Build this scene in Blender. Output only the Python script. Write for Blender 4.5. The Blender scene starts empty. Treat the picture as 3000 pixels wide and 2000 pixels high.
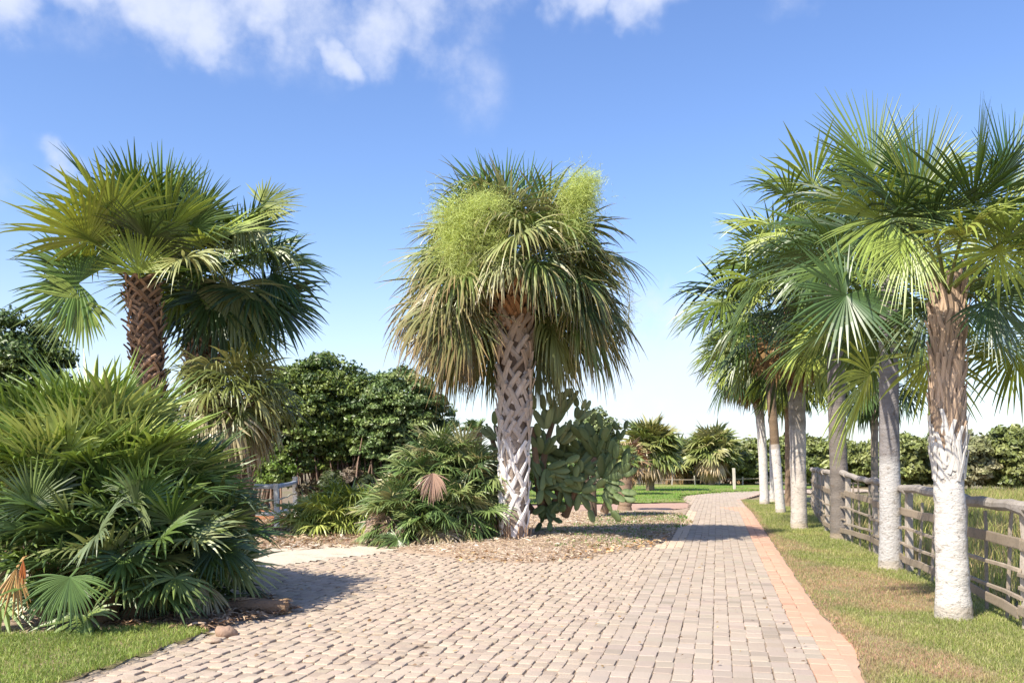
import bpy, math, random
import numpy as np
from mathutils import Vector
R = math.radians
rng = np.random.default_rng(7)
random.seed(7)
scene = bpy.context.scene
col = scene.collection

# ------------------------------------------------------------------ camera, sky, sun
F = 2600.0; HZ = 1355.0; CAMH = 1.5
def G(px, py, z=0.0):
    d = F*(CAMH-z)/(py-HZ)
    return ((px-1500)*d/F, d)
def ZP(py, d): return CAMH + (HZ-py)*d/F
def XP(px, d): return (px-1500)*d/F
cam = bpy.data.cameras.new("camera"); camo = bpy.data.objects.new("camera", cam); col.objects.link(camo)
camo.location = (0, 0, CAMH); camo.rotation_euler = (R(90), 0, 0)
cam.sensor_width = 36; cam.lens = 36*F/3000; cam.shift_y = (HZ-1000)/3000; cam.clip_end = 2000; cam.clip_start = .05
scene.camera = camo

SUN_EL, SUN_AZ = R(45), math.atan2(-.72, -.69)   # azimuth as direction vector (x,y) the light comes from
sx, sy = -.72, -.69
w = bpy.data.worlds.new("World"); scene.world = w; w.use_nodes = True
nt = w.node_tree; nt.nodes.clear()
def N(nt, t, **k):
    n = nt.nodes.new(t)
    for a, b in k.items():
        if a == 'inp':
            for i, v in b.items(): n.inputs[i].default_value = v
        else: setattr(n, a, b)
    return n
def L(nt, a, b): nt.links.new(a, b)
def math_(nt, op, a, b=None, clamp=False):
    n = N(nt, 'ShaderNodeMath', operation=op, use_clamp=clamp)
    for i, v in enumerate((a, b)):
        if v is None: continue
        if isinstance(v, (int, float)): n.inputs[i].default_value = v
        else: L(nt, v, n.inputs[i])
    return n.outputs[0]
out = N(nt, 'ShaderNodeOutputWorld'); bg = N(nt, 'ShaderNodeBackground')
bg.inputs[1].default_value = 0.085
sky = N(nt, 'ShaderNodeTexSky', sky_type='NISHITA')
sky.sun_disc = False; sky.sun_elevation = SUN_EL
sky.sun_rotation = math.atan2(sx, sy)
sky.air_density = 1.0; sky.dust_density = 0.6; sky.ozone_density = 2.2
tc = N(nt, 'ShaderNodeTexCoord')
hs = N(nt, 'ShaderNodeHueSaturation', inp={0: .511, 1: 1.14, 2: 1.78}); L(nt, sky.outputs[0], hs.inputs[4])
def vdot(v):
    n = N(nt, 'ShaderNodeVectorMath', operation='DISTANCE'); L(nt, warp.outputs[0], n.inputs[0]); n.inputs[1].default_value = v
    return n.outputs['Value']
nz = N(nt, 'ShaderNodeTexNoise', inp={2: 5.0, 3: 5.0, 4: .6}); L(nt, tc.outputs['Generated'], nz.inputs[0])
sb = N(nt, 'ShaderNodeVectorMath', operation='SUBTRACT', inp={1: (.5, .5, .5)}); L(nt, nz.outputs['Color'], sb.inputs[0])
sc_ = N(nt, 'ShaderNodeVectorMath', operation='SCALE', inp={'Scale': .17}); L(nt, sb.outputs[0], sc_.inputs[0])
warp = N(nt, 'ShaderNodeVectorMath', operation='ADD'); L(nt, tc.outputs['Generated'], warp.inputs[0]); L(nt, sc_.outputs[0], warp.inputs[1])
clouds = [(60,-10,.075,1.),(230,20,.06,.9),(330,-60,.08,.9),(500,40,.08,1.),(610,90,.06,1.),(690,-20,.09,1.),(760,60,.05,.8),(960,130,.035,.8),(1080,60,.07,.9),
          (1200,20,.08,.9),(1280,120,.07,.55),(1400,230,.1,.25),(1720,40,.04,.7),(1800,20,.045,.8),(1920,40,.045,.9),(2000,-20,.06,.9),(2330,10,.04,.3),
          (150,530,.045,.6),(40,760,.07,.25),(500,1100,.14,.3),(1960,1110,.19,1.1),(1780,1180,.15,.7),(2250,1250,.14,.4),(350,1080,.07,.4),
          (700,-250,.2,1.),(1300,-300,.2,.9),(200,-300,.2,1.),(-600,300,.2,.8),(4600,-400,.25,.8)]
acc = None
for px, py, r, a in clouds:
    r *= .8
    v = Vector(((px-1500)/F, 1, (HZ-py)/F)).normalized()
    d = vdot(v)
    m = N(nt, 'ShaderNodeMapRange', interpolation_type='SMOOTHSTEP', inp={1: r*1.15, 2: r*.1, 3: 0., 4: a}); L(nt, d, m.inputs[0])
    acc = m.outputs[0] if acc is None else math_(nt, 'MAXIMUM', acc, m.outputs[0])
fn = N(nt, 'ShaderNodeTexNoise', inp={2: 14.0, 3: 6.0, 4: .62}); L(nt, tc.outputs['Generated'], fn.inputs[0])
fr = N(nt, 'ShaderNodeMapRange', inp={1: .25, 2: .75, 3: -.42, 4: .42}); L(nt, fn.outputs[0], fr.inputs[0])
fs = N(nt, 'ShaderNodeMapRange', interpolation_type='SMOOTHSTEP', inp={1: .08, 2: 1.15, 3: 0., 4: 1.}); L(nt, math_(nt, 'ADD', acc, math_(nt, 'MULTIPLY', fr.outputs[0], math_(nt, 'MINIMUM', math_(nt, 'MULTIPLY', acc, 3.), 1.))), fs.inputs[0])
cm = fs.outputs[0]
# low white band of far cloud near the horizon
sep = N(nt, 'ShaderNodeSeparateXYZ'); L(nt, tc.outputs['Generated'], sep.inputs[0])
hb = N(nt, 'ShaderNodeMapRange', interpolation_type='SMOOTHSTEP', inp={1: .27, 2: -.02, 3: 0., 4: .62}); L(nt, sep.outputs[2], hb.inputs[0])
cm2 = math_(nt, 'MAXIMUM', math_(nt, 'MULTIPLY', cm, .8), hb.outputs[0])
mx = N(nt, 'ShaderNodeMix', data_type='RGBA'); L(nt, cm2, mx.inputs[0]); L(nt, hs.outputs[0], mx.inputs[6])
mx.inputs[7].default_value = (6.7, 7.1, 8.3, 1)
L(nt, mx.outputs[2], bg.inputs[0]); L(nt, bg.outputs[0], out.inputs[0])

sl = bpy.data.lights.new("sun", 'SUN'); sl.energy = 5.0; sl.angle = R(.5); sl.color = (1, .93, .79)
so = bpy.data.objects.new("sun", sl); col.objects.link(so)
sd = Vector((sx, sy, 0)).normalized()*math.cos(SUN_EL) + Vector((0, 0, math.sin(SUN_EL)))
so.rotation_euler = sd.to_track_quat('Z', 'Y').to_euler()
vs = scene.view_settings; vs.view_transform = 'Standard'; vs.look = 'None'; vs.exposure = 0.68; vs.gamma = 1; vs.use_curve_mapping = False
scene.cycles.max_bounces = 6; scene.cycles.transparent_max_bounces = 4
scene.cycles.use_denoising = True

# ------------------------------------------------------------------ materials
def mat(name, rough=.8, base=None, attr=True, noise=None, bump=0., bscale=20., transl=0., spec=.3, var=None, sscale=(1,1,1)):
    m = bpy.data.materials.new(name); m.use_nodes = True; t = m.node_tree; t.nodes.clear()
    o = N(t, 'ShaderNodeOutputMaterial'); p = N(t, 'ShaderNodeBsdfPrincipled')
    p.inputs['Roughness'].default_value = rough; p.inputs['Specular IOR Level'].default_value = spec
    tcn = N(t, 'ShaderNodeTexCoord'); mp = N(t, 'ShaderNodeMapping'); mp.inputs['Scale'].default_value = sscale
    L(t, tcn.outputs['Object'], mp.inputs[0]); vec = mp.outputs[0]
    if attr:
        a = N(t, 'ShaderNodeAttribute', attribute_name='Col'); c = a.outputs['Color']
    else:
        r = N(t, 'ShaderNodeRGB'); r.outputs[0].default_value = (*base, 1); c = r.outputs[0]
    if noise:   # list of (scale, lo, hi, colour or None): mixes a colour in where noise is high
        for (s, lo, hi, cc, amt) in noise:
            n = N(t, 'ShaderNodeTexNoise', inp={2: s, 3: 5., 4: .6}); L(t, vec, n.inputs[0])
            mr = N(t, 'ShaderNodeMapRange', interpolation_type='SMOOTHSTEP', inp={1: lo, 2: hi, 3: 0., 4: amt}); L(t, n.outputs[0], mr.inputs[0])
            mm = N(t, 'ShaderNodeMix', data_type='RGBA'); L(t, mr.outputs[0], mm.inputs[0]); L(t, c, mm.inputs[6]); mm.inputs[7].default_value = (*cc, 1)
            c = mm.outputs[2]
    L(t, c, p.inputs['Base Color'])
    if bump:
        n = N(t, 'ShaderNodeTexNoise', inp={2: bscale, 3: 6., 4: .65}); L(t, vec, n.inputs[0])
        b = N(t, 'ShaderNodeBump', inp={0: .8, 1: bump}); L(t, n.outputs[0], b.inputs['Height']); L(t, b.outputs[0], p.inputs['Normal'])
    if transl:
        tr = N(t, 'ShaderNodeBsdfTranslucent'); h = N(t, 'ShaderNodeHueSaturation', inp={0: .48, 1: 1.1, 2: 1.35}); L(t, c, h.inputs[4]); L(t, h.outputs[0], tr.inputs[0])
        ms = N(t, 'ShaderNodeMixShader', inp={0: transl}); L(t, p.outputs[0], ms.inputs[1]); L(t, tr.outputs[0], ms.inputs[2]); L(t, ms.outputs[0], o.inputs[0])
    else: L(t, p.outputs[0], o.inputs[0])
    return m
M = {}
M['frond'] = mat('palm_frond', .38, transl=.18, spec=.6)
M['leaf'] = mat('broad_leaf', .42, transl=.1, spec=.5)
M['flower'] = mat('flower_spray', .7, transl=.35, spec=.2)
M['grass'] = mat('grass_blade', .6, transl=.3, spec=.25)
M['litter'] = mat('dry_litter', .85, spec=.2)
M['bark'] = mat('palm_bark', .85, noise=[(7, .52, .72, (.20, .15, .11), .55), (28, .56, .72, (.07, .055, .04), .65)], bump=.03, bscale=20, spec=.2, sscale=(1, 1, 1.6))
M['boot'] = mat('leaf_boot', .8, noise=[(14, .5, .8, (.16, .12, .10), .5)], bump=.006, bscale=60, spec=.2, sscale=(1, 1, .3))
M['wood'] = mat('weathered_wood', .8, noise=[(5, .45, .8, (.18, .15, .12), .7), (40, .5, .75, (.10, .08, .06), .5)], bump=.006, bscale=40, spec=.2, sscale=(1, 1, 1))
M['paint'] = mat('old_white_paint', .7, noise=[(6, .55, .8, (.38, .35, .31), .7), (50, .58, .75, (.2, .17, .14), .5)], bump=.004, bscale=30, spec=.3)
M['cactus'] = mat('cactus_pad', .55, noise=[(6, .5, .8, (.16, .17, .09), .5), (60, .68, .74, (.04, .04, .03), .7)], bump=.004, bscale=30, spec=.35)
M['paver'] = mat('stone_paver', .85, noise=[(1.1, .45, .75, (.50, .40, .31), .4), (26, .55, .8, (.32, .24, .18), .4), (110, .5, .8, (.5, .42, .36), .4)], bump=.008, bscale=55, spec=.2)
M['joint'] = mat('joint_sand', .95, attr=False, base=(.27, .205, .15), noise=[(1.3, .45, .62, (.40, .31, .23), .7), (9, .52, .64, (.07, .045, .03), .85)], bump=.01, bscale=60)
M['mulch'] = mat('mulch_soil', .95, attr=False, base=(.42, .31, .225), noise=[(1.2, .5, .7, (.54, .43, .34), .7), (7, .5, .75, (.24, .16, .11), .5), (30, .5, .8, (.5, .42, .34), .5)], bump=.03, bscale=25)
M['lawn'] = mat('lawn_soil', .95, attr=False, base=(.20, .21, .075), noise=[(.5, .45, .6, (.34, .24, .15), .8), (9, .5, .8, (.07, .09, .025), .6), (40, .5, .8, (.2, .2, .07), .5)], bump=.02, bscale=40)
M['backlawn'] = mat('back_lawn', .95, attr=False, base=(.17, .25, .05), noise=[(.25, .45, .62, (.30, .27, .10), .8), (5, .5, .8, (.08, .16, .025), .6)], bump=.03, bscale=12)
M['ground'] = mat('sandy_ground', .95, attr=False, base=(.22, .165, .105), noise=[(.12, .45, .65, (.17, .165, .06), .8), (2.5, .5, .8, (.11, .08, .05), .5), (11, .5, .8, (.33, .26, .18), .5)], bump=.04, bscale=8)
M['sand'] = mat('pale_sand', .95, attr=False, base=(.62, .52, .41), noise=[(3, .5, .75, (.36, .27, .19), .6)], bump=.02, bscale=20)
M['pinkdirt'] = mat('pink_dirt', .95, attr=False, base=(.46, .30, .23), noise=[(4, .5, .75, (.34, .22, .15), .6)], bump=.02, bscale=20)
M['clay'] = mat('clay', .95, noise=[(8, .5, .75, (.10, .05, .03), .5)], bump=.03, bscale=15)
M['stone'] = mat('stone', .9, noise=[(9, .5, .75, (.16, .12, .09), .6)], bump=.02, bscale=25)

# ------------------------------------------------------------------ mesh builder
class MB:
    def __init__(s): s.v = []; s.q = []; s.t = []; s.c = []; s.n = 0
    def add(s, V, Q=None, T=None, C=(.5, .5, .5)):
        V = np.asarray(V, float).reshape(-1, 3); k = len(V); C = np.asarray(C, float)
        s.v.append(V); s.c.append(np.broadcast_to(C, (k, 3)) if C.ndim < 2 else C)
        if Q is not None and len(Q): s.q.append(np.asarray(Q).reshape(-1, 4)+s.n)
        if T is not None and len(T): s.t.append(np.asarray(T).reshape(-1, 3)+s.n)
        s.n += k
    def build(s, name, m, parent=None, smooth=False, loc=None):
        V = np.concatenate(s.v); C = np.concatenate(s.c)
        if loc is not None: V = V - np.array(loc)
        Q = np.concatenate(s.q) if s.q else np.zeros((0, 4), int); T = np.concatenate(s.t) if s.t else np.zeros((0, 3), int)
        me = bpy.data.meshes.new(name)
        me.vertices.add(len(V)); me.vertices.foreach_set('co', V.astype(np.float32).ravel())
        loops = np.concatenate([Q.ravel(), T.ravel()]).astype(np.int32)
        me.loops.add(len(loops)); me.loops.foreach_set('vertex_index', loops)
        ls = np.concatenate([np.arange(len(Q))*4, len(Q)*4+np.arange(len(T))*3]).astype(np.int32)
        lt = np.concatenate([np.full(len(Q), 4), np.full(len(T), 3)]).astype(np.int32)
        me.polygons.add(len(ls)); me.polygons.foreach_set('loop_start', ls); me.polygons.foreach_set('loop_total', lt)
        me.polygons.foreach_set('use_smooth', np.full(len(ls), smooth))
        me.update(calc_edges=True)
        a = me.color_attributes.new('Col', 'FLOAT_COLOR', 'POINT')
        a.data.foreach_set('color', np.concatenate([np.clip(C, 0, 1), np.ones((len(C), 1))], 1).astype(np.float32).ravel())
        me.materials.append(m)
        o = bpy.data.objects.new(name, me); col.objects.link(o)
        if loc is not None and parent is None: o.location = loc
        if parent is not None: o.parent = parent
        return o
def tag(o, label=None, cat=None, group=None, kind=None):
    for k, v in (('label', label), ('category', cat), ('group', group), ('kind', kind)):
        if v: o[k] = v
    return o
def empty(name, loc, label, cat, group=None):
    o = bpy.data.objects.new(name, None); o.empty_display_size = .2; col.objects.link(o); o.location = loc
    return tag(o, label, cat, group)
def nrm(v): v = np.asarray(v, float); return v/(np.linalg.norm(v, axis=-1, keepdims=True)+1e-9)
UP = np.array([0, 0, 1.])
def rnd(a, b): return random.uniform(a, b)
def tube(mb, P, rad, n=8, C=(.3, .2, .1), cap=True, squash=1.):
    P = np.asarray(P, float); k = len(P); rad = np.broadcast_to(np.asarray(rad, float), (k,))
    T = nrm(np.gradient(P, axis=0)); ref = np.array([1., .13, 0]) if abs(T[0, 2]) > .7 else UP
    A = nrm(np.cross(T, ref)); B = np.cross(T, A); th = np.arange(n)*2*math.pi/n
    V = P[:, None]+rad[:, None, None]*(A[:, None]*np.cos(th)[None, :, None]+squash*B[:, None]*np.sin(th)[None, :, None])
    i = np.arange(k-1)[:, None]*n; j = np.arange(n)[None]; j2 = (j+1) % n
    Q = np.stack([i+j, i+j2, i+n+j2, i+n+j], -1).reshape(-1, 4)
    C = np.asarray(C, float)
    if C.ndim == 2: C = np.repeat(C, n, 0)
    mb.add(V.reshape(-1, 3), Q, None, C)
    if cap:
        for e, s in ((0, 1), (k-1, -1)):
            c = C if C.ndim == 1 else C[e*n]
            mb.add(np.concatenate([V[e], P[e:e+1]]), None, [((j+1) % n, j, n)[::s] for j in range(n)], c)
def beam(mb, a, b, wx, wz, C):   # squared timber between two points with worn corners
    a = np.array(a, float); b = np.array(b, float); k = 6
    P = a+(b-a)*np.linspace(0, 1, k)[:, None]; P = P+rng.normal(0, .004, P.shape)
    t = nrm(b-a); side = nrm(np.cross(t, UP)) if abs(t[2]) < .8 else np.array([1., 0, 0]); up = nrm(np.cross(side, t))
    prof = np.array([(-1, -.8), (-.8, -1), (.8, -1), (1, -.8), (1, .8), (.8, 1), (-.8, 1), (-1, .8)])
    V = P[:, None]+side*prof[None, :, 0:1]*wx/2+up*prof[None, :, 1:2]*wz/2
    n = 8; i = np.arange(k-1)[:, None]*n; j = np.arange(n)[None]; j2 = (j+1) % n
    Q = np.stack([i+j, i+j2, i+n+j2, i+n+j], -1).reshape(-1, 4)
    mb.add(V.reshape(-1, 3), Q, None, C)
    for e in (0, k-1): mb.add(V[e], [(0, 1, 2, 3), (0, 3, 4, 7), (4, 5, 6, 7)], None, C)

# ------------------------------------------------------------------ fan leaf
def fan(mb, hub, axis, normal, Rr, nseg=34, spread=2.3, droop=.5, vfold=.25, C=(.08, .14, .03), tipC=None, join=.5, costa=0., stations=6, wid=1., djit=.5, ljit=.1):
    hub = np.asarray(hub, float); a = nrm(axis); n = nrm(np.asarray(normal)-a*np.dot(normal, a)); s = np.cross(a, n)
    ph = np.linspace(-spread, spread, nseg)+rng.normal(0, .018, nseg)
    org = hub+a*(costa*Rr*np.cos(ph/2)[:, None]**2)                       # costapalmate: segments leave along the rib
    d = np.cos(ph)[:, None]*a+np.sin(ph)[:, None]*s+n*(vfold*np.abs(np.sin(ph)))[:, None]
    d = nrm(d); Lk = Rr*(1-.22*(np.abs(ph)/spread)**2)*(1+rng.normal(0, ljit, nseg))
    dro = droop*(1+rng.normal(0, djit, nseg)); dro = np.clip(dro, 0, None)
    ts = np.linspace(0, 1, stations); P = np.zeros((nseg, stations, 3)); P[:, 0] = org; D = np.zeros_like(P); D[:, 0] = d
    for k in range(1, stations):
        dd = nrm(d-UP*(dro*ts[k]**1.7*2.2)[:, None]); D[:, k] = dd
        P[:, k] = P[:, k-1]+dd*(Lk/(stations-1))[:, None]
    dphi = 2*spread/nseg
    wk = np.where(ts < join, ts/join, np.clip(1-((ts-join)/(1-join))**1.15, 0.02, 1))[None]*(dphi*join*Lk)[:, None]*.53*wid+.0015
    W = nrm(np.cross(D, n)); nn = nrm(np.cross(W, D))
    Lf = P-W*wk[..., None]; Rt = P+W*wk[..., None]; Ce = P+nn*(wk*.75)[..., None]
    V = np.stack([Lf, Ce, Rt], 2)
    i = (np.arange(nseg)[:, None]*stations+np.arange(stations-1)[None])*3
    Q = np.stack([np.stack([i, i+1, i+4, i+3], -1), np.stack([i+1, i+2, i+5, i+4], -1)], 2).reshape(-1, 4)
    C = np.asarray(C, float); tipC = C if tipC is None else np.asarray(tipC, float)
    mixf = np.clip((ts-.45)/.55, 0, 1)[None, :, None]*np.clip(rng.random((nseg, 1, 1))*1.4, 0, 1)
    CC = (C*(1-mixf)+tipC*mixf)*(1+rng.normal(0, .13, (nseg, 1, 1)))
    CC = np.repeat(CC[:, :, None], 3, 2)
    mb.add(V.reshape(-1, 3), Q, None, CC.reshape(-1, 3))
def petiole(mb, b, h, d0, d1, r0=.022, r1=.010, C=(.16, .18, .05)):
    b = np.asarray(b, float); h = np.asarray(h, float); l = np.linalg.norm(h-b)
    t = np.linspace(0, 1, 6)[:, None]
    P = (1-t)**3*b+3*(1-t)**2*t*(b+d0*l*.33)+3*(1-t)*t**2*(h-d1*l*.33)+t**3*h
    tube(mb, P, np.linspace(r0, r1, 6), 4, C, False, .5)
GREENS = [(.075, .135, .028), (.10, .16, .035), (.13, .19, .04), (.06, .115, .035), (.16, .20, .055)]
def crown(mb, base, n=36, emax=82, emin=-45, Lp=1., Rr=.8, bend=30, droop=.6, cols=GREENS, old=None, oldfrac=.15, tip=None, nseg=34, spread=2.2, pw=1.0, seed=0, costa=.15, stations=6, vfold=.25, brad=.08, pet=(.17, .20, .06), wid=1., pr=.02, sector=None, djit=.5, fm=None):
    random.seed(seed); off = rnd(0, 6.28)
    for i in range(n):
        u = (i+.5)/n; az = off+i*2.39996+rnd(-.25, .25)
        if sector: az = sector[0]+(az % 6.283)/6.283*sector[1]
        e = R(emax+(emin-emax)*u**pw+rnd(-8, 8))
        if fm is not None and math.sin(az) < -.35: e = max(e, R(fm+rnd(-5, 15)))
        e1 = e-R(bend*rnd(.6, 1.4))
        f = lambda q: np.array([math.cos(q)*math.cos(az), math.cos(q)*math.sin(az), math.sin(q)])
        d0, d1 = f(e), f(max(e1, R(-88))); lp = Lp*rnd(.8, 1.12)*(0.8+.2*math.cos(e))
        b = np.array(base)+np.array([math.cos(az), math.sin(az), 0])*brad+UP*rnd(-.08, .12)
        h = b+lp*(.55*d0+.45*d1); nv = UP-d1*d1[2]
        if np.linalg.norm(nv) < .15: nv = -f(0)
        ro = rnd(-.55, .55); nv = nrm(nv); sd_ = np.cross(d1, nv); nv = nv*math.cos(ro)+sd_*math.sin(ro)
        c = np.array(random.choice(cols)); tp = tip
        if u > 1-oldfrac and old is not None:
            c = np.array(random.choice(old)); tp = None
        c = c*rnd(.8, 1.25); rr = Rr*rnd(.85, 1.12)
        petiole(mb, b, h, d0, d1, pr, pr*.5, np.array(pet)*rnd(.8, 1.2) if (old is None or u <= 1-oldfrac) else c)
        fan(mb, h, d1, nv, rr, nseg, spread*rnd(.85, 1.08), droop*rnd(.6, 1.4)*(.75+.5*u), vfold*rnd(.3, 1.6), c, tp, costa=costa, stations=stations, wid=wid, djit=djit)

# ------------------------------------------------------------------ trunks
def trunk_path(base, top, lean=0.):
    b = np.array(base, float); t = np.array(top, float); u = np.linspace(0, 1, 26)[:, None]
    P = b+(t-b)*u; P[:, 0] += lean*np.sin(u[:, 0]*math.pi); P += rng.normal(0, .004, P.shape)*np.array([1, 1, 0])
    return P
def path_at(P, z):
    return np.array([np.interp(z, P[:, 2], P[:, 0]), np.interp(z, P[:, 2], P[:, 1]), z])
def smooth_trunk(mb, P, r0, r1, flare=.3, cols=None, rings=0., n=20):
    k = len(P); Z = np.linspace(P[0, 2], P[-1, 2], max(k, int((P[-1, 2]-P[0, 2])/.035)))
    PP = np.array([path_at(P, z) for z in Z]); u = (Z-Z[0])/(Z[-1]-Z[0])
    r = (r0+(r1-r0)*u)*(1+flare*np.exp(-u*14))*(1+rings*rng.normal(0, 1, len(Z)))
    C = np.array([cols(a, z) for a, z in zip(u, Z)]) if cols else (.4, .36, .32)
    tube(mb, PP, r, n, C)
def strap(mb, P, Rd, th0, z0, th1, z1, o0, o1, wdt, thk, C, k=5, flip=0.):
    # a strip laid round a trunk surface from (angle, height) to (angle, height), lifting off by o0..o1
    t = np.linspace(0, 1, k); V = []
    for a in t:
        th = th0+(th1-th0)*a; z = z0+(z1-z0)*a; c = path_at(P, min(z, P[-1, 2])); c[2] = z; rr = Rd(z)+o0+(o1-o0)*a**1.5
        er = np.array([math.cos(th), math.sin(th), 0]); et = np.array([-math.sin(th), math.cos(th), 0])
        tg = nrm(et*(th1-th0)*Rd(z)+UP*(z1-z0)); sd_ = np.cross(er, tg)
        w_ = wdt*(1-.25*a)
        p = c+er*rr
        V += [p-sd_*w_/2, p-sd_*w_/2*.6+er*thk, p+sd_*w_/2*.6+er*thk, p+sd_*w_/2]
    Q = [];
    for i in range(k-1):
        for j in range(3): Q.append((i*4+j, i*4+j+1, i*4+4+j+1, i*4+4+j))
        Q.append((i*4+3, i*4, i*4+4, i*4+7))
    e = (k-1)*4; Q.append((e, e+1, e+2, e+3))
    mb.add(V, Q, None, C)
def lattice_boots(mb, P, Rd, z0, z1, per=7, dz=.17, h=.30, stub=.12, wdt=.075, thk=.022, colf=None, out=.05, jit=.2, spreadf=1.):
    k = 0; z = z0
    while z < z1:
        u = (z-z0)/(z1-z0); step = 2*math.pi/per; off = (k % 2)*step/2+k*.11
        for j in range(per):
            th = off+j*step+rnd(-.16, .16); zz = z+rnd(-.05, .05); C = np.array(colf(zz, u))*rnd(.82, 1.15)
            hh = h*rnd(.85, 1.15); apex = th+rnd(-.1, .1)
            op = out*(.5+u*1.3)*rnd(.3, 1.3)
            dirn = 1 if rnd(0, 1) < .5 else -1
            if rnd(0, 1) < .07: continue
            strap(mb, P, Rd, th-step*.62*spreadf*dirn, zz-.02, apex+.12*dirn, zz+hh+stub*rnd(.3, 1.2), .0, op+.03, wdt, thk, C)
            strap(mb, P, Rd, th+step*.62*spreadf*dirn, zz, apex, zz+hh*rnd(.75, 1), .0, op*.45+.01, wdt*rnd(.8, 1), thk, C*.95)
        z += dz; k += 1

# ------------------------------------------------------------------ leafy crowns
def leaves(mb, pos, nrmv, size, C, asp=.55):
    n = len(pos); nv = nrm(nrmv); t = nrm(np.cross(nv, rng.normal(0, 1, (n, 3)))); b = np.cross(nv, t)
    size = np.asarray(size).reshape(-1, 1)
    V = np.stack([pos-t*size, pos-b*size*asp+nv*size*.12, pos+t*size, pos+b*size*asp+nv*size*.12], 1)
    mb.add(V.reshape(-1, 3), np.arange(n*4).reshape(-1, 4), None, np.repeat(C, 4, 0))
def leafball(mb, c, rad, nb, nl, ls, cols, rb=.28, cut=-.6, seed=1, shell=.86):
    g = np.random.default_rng(seed); c = np.array(c); rad = np.array(rad)
    d = nrm(g.normal(0, 1, (nb, 3))); d = d[d[:, 2] > cut]; bc = c+d*rad*shell*g.uniform(.78, 1.08, (len(d), 1)); br = rb*rad.mean()*g.uniform(.6, 1.35, len(d))
    cc = np.array(cols)[g.integers(0, len(cols), len(d))]
    per = nl//len(d); idx = np.repeat(np.arange(len(d)), per); n = len(idx)
    dd = nrm(g.normal(0, 1, (n, 3))); dd[:, 2] = np.abs(dd[:, 2])*.6+dd[:, 2]*.4; dd = nrm(dd)
    pos = bc[idx]+dd*br[idx, None]*g.uniform(.55, 1.12, (n, 1))
    nv = dd+g.normal(0, .6, (n, 3))
    C = cc[idx]*g.uniform(.65, 1.4, (n, 1)); leaves(mb, pos, nv, ls*g.uniform(.6, 1.3, n), C)
    m = nl//4; dd = nrm(g.normal(0, 1, (m, 3))); dd = dd[dd[:, 2] > cut]; m = len(dd)
    leaves(mb, c+dd*rad*g.uniform(.3, .85, (m, 1)), dd+g.normal(0, .7, (m, 3)), ls*1.3*g.uniform(.7, 1.3, m), np.array(cols)[g.integers(0, len(cols), m)]*.8)  # inner leaves coloured darker, crown shade put into their colour

# ------------------------------------------------------------------ ground patches
def inside(poly, X, Y):
    r = np.zeros(X.shape, bool); n = len(poly)
    for i in range(n):
        x1, y1 = poly[i]; x2, y2 = poly[(i+1) % n]
        with np.errstate(divide='ignore', invalid='ignore'):
            c = ((y1 > Y) != (y2 > Y)) & (X < (x2-x1)*(Y-y1)/(y2-y1+1e-12)+x1)
        r ^= c
    return r
def edged(poly, X, Y):
    d = np.full(X.shape, 1e9); n = len(poly)
    for i in range(n):
        a = np.array(poly[i]); b = np.array(poly[(i+1) % n]); ab = b-a
        t = np.clip(((X-a[0])*ab[0]+(Y-a[1])*ab[1])/(ab@ab), 0, 1)
        d = np.minimum(d, np.hypot(X-a[0]-t*ab[0], Y-a[1]-t*ab[1]))
    return np.where(inside(poly, X, Y), d, -d)
def wob(X, Y, s=1.): return (np.sin(X*1.7*s+1.3)*np.cos(Y*1.3*s)+np.sin(X*4.1*s+Y*2.9*s)*.5+np.sin(Y*7.3*s-X*5.7*s)*.3)/1.8
def patch(name, poly, m, h, fall, res, z0=-.03, rough=.012, edge=.06, kind='structure', mound=None):
    p = np.array(poly); x0, y0 = p.min(0)-.2; x1, y1 = p.max(0)+.2
    xs = np.arange(x0, x1, res); ys = np.arange(y0, y1, res); X, Y = np.meshgrid(xs, ys)
    d = edged(poly, X, Y)+edge*wob(X, Y, 3.); Z = z0+h*np.clip((d+.1)/fall, 0, 1)**.8+rough*wob(X, Y, 2.6)*np.clip(d/.2, 0, 1)
    if mound: Z = Z+mound(X, Y)*np.clip(d/.8, 0, 1)
    keep = d > -.1; nx = len(xs); idx = np.arange(X.size).reshape(X.shape)
    q = np.stack([idx[:-1, :-1], idx[:-1, 1:], idx[1:, 1:], idx[1:, :-1]], -1).reshape(-1, 4)
    k = keep.ravel()[q].all(1); q = q[k]; used, inv = np.unique(q, return_inverse=True)
    V = np.stack([X.ravel(), Y.ravel(), Z.ravel()], 1)[used]
    mb = MB(); mb.add(V, inv.reshape(-1, 4)); return tag(mb.build(name, m, smooth=True), kind=kind)

PT = (math.sin(R(13)), math.cos(R(13)))
edgeR = [(1.2, .5), (2.0, 3.8), (2.40, 6.05), G(2500, 1905), G(2391, 1783), G(2270, 1600), G(2203, 1500), G(2182, 1480), G(2168, 1464), G(2230, 1446), (20, 47)]
edgeFar = [(20, 52), G(2240, 1436), G(2100, 1442), G(2010, 1452), G(1998, 1462), G(2022, 1475)]
islandFront = [G(2016, 1500), G(1975, 1575), G(1900, 1603), G(1800, 1615), G(1700, 1638), G(1560, 1655), G(1400, 1640), G(1250, 1625), G(1110, 1612), G(1000, 1612), G(760, 1650)]
paved = edgeR+edgeFar+islandFront+[(-5.5, 13.7), (-9, 14.5), (-9, 11.2), (-5, 11.0), G(720, 1745), G(835, 1790), G(700, 1830), G(600, 1855), G(330, 1940), G(130, 2000), (-3.4, 5), (-3.9, 3), (-4, .5)]
def mound(X, Y): return .17*np.exp(-((X-.3)/2.3)**2-((Y-16.6)/2.6)**2)
def island_z(x, y): return .01+float(mound(np.array(x), np.array(y)))

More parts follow.
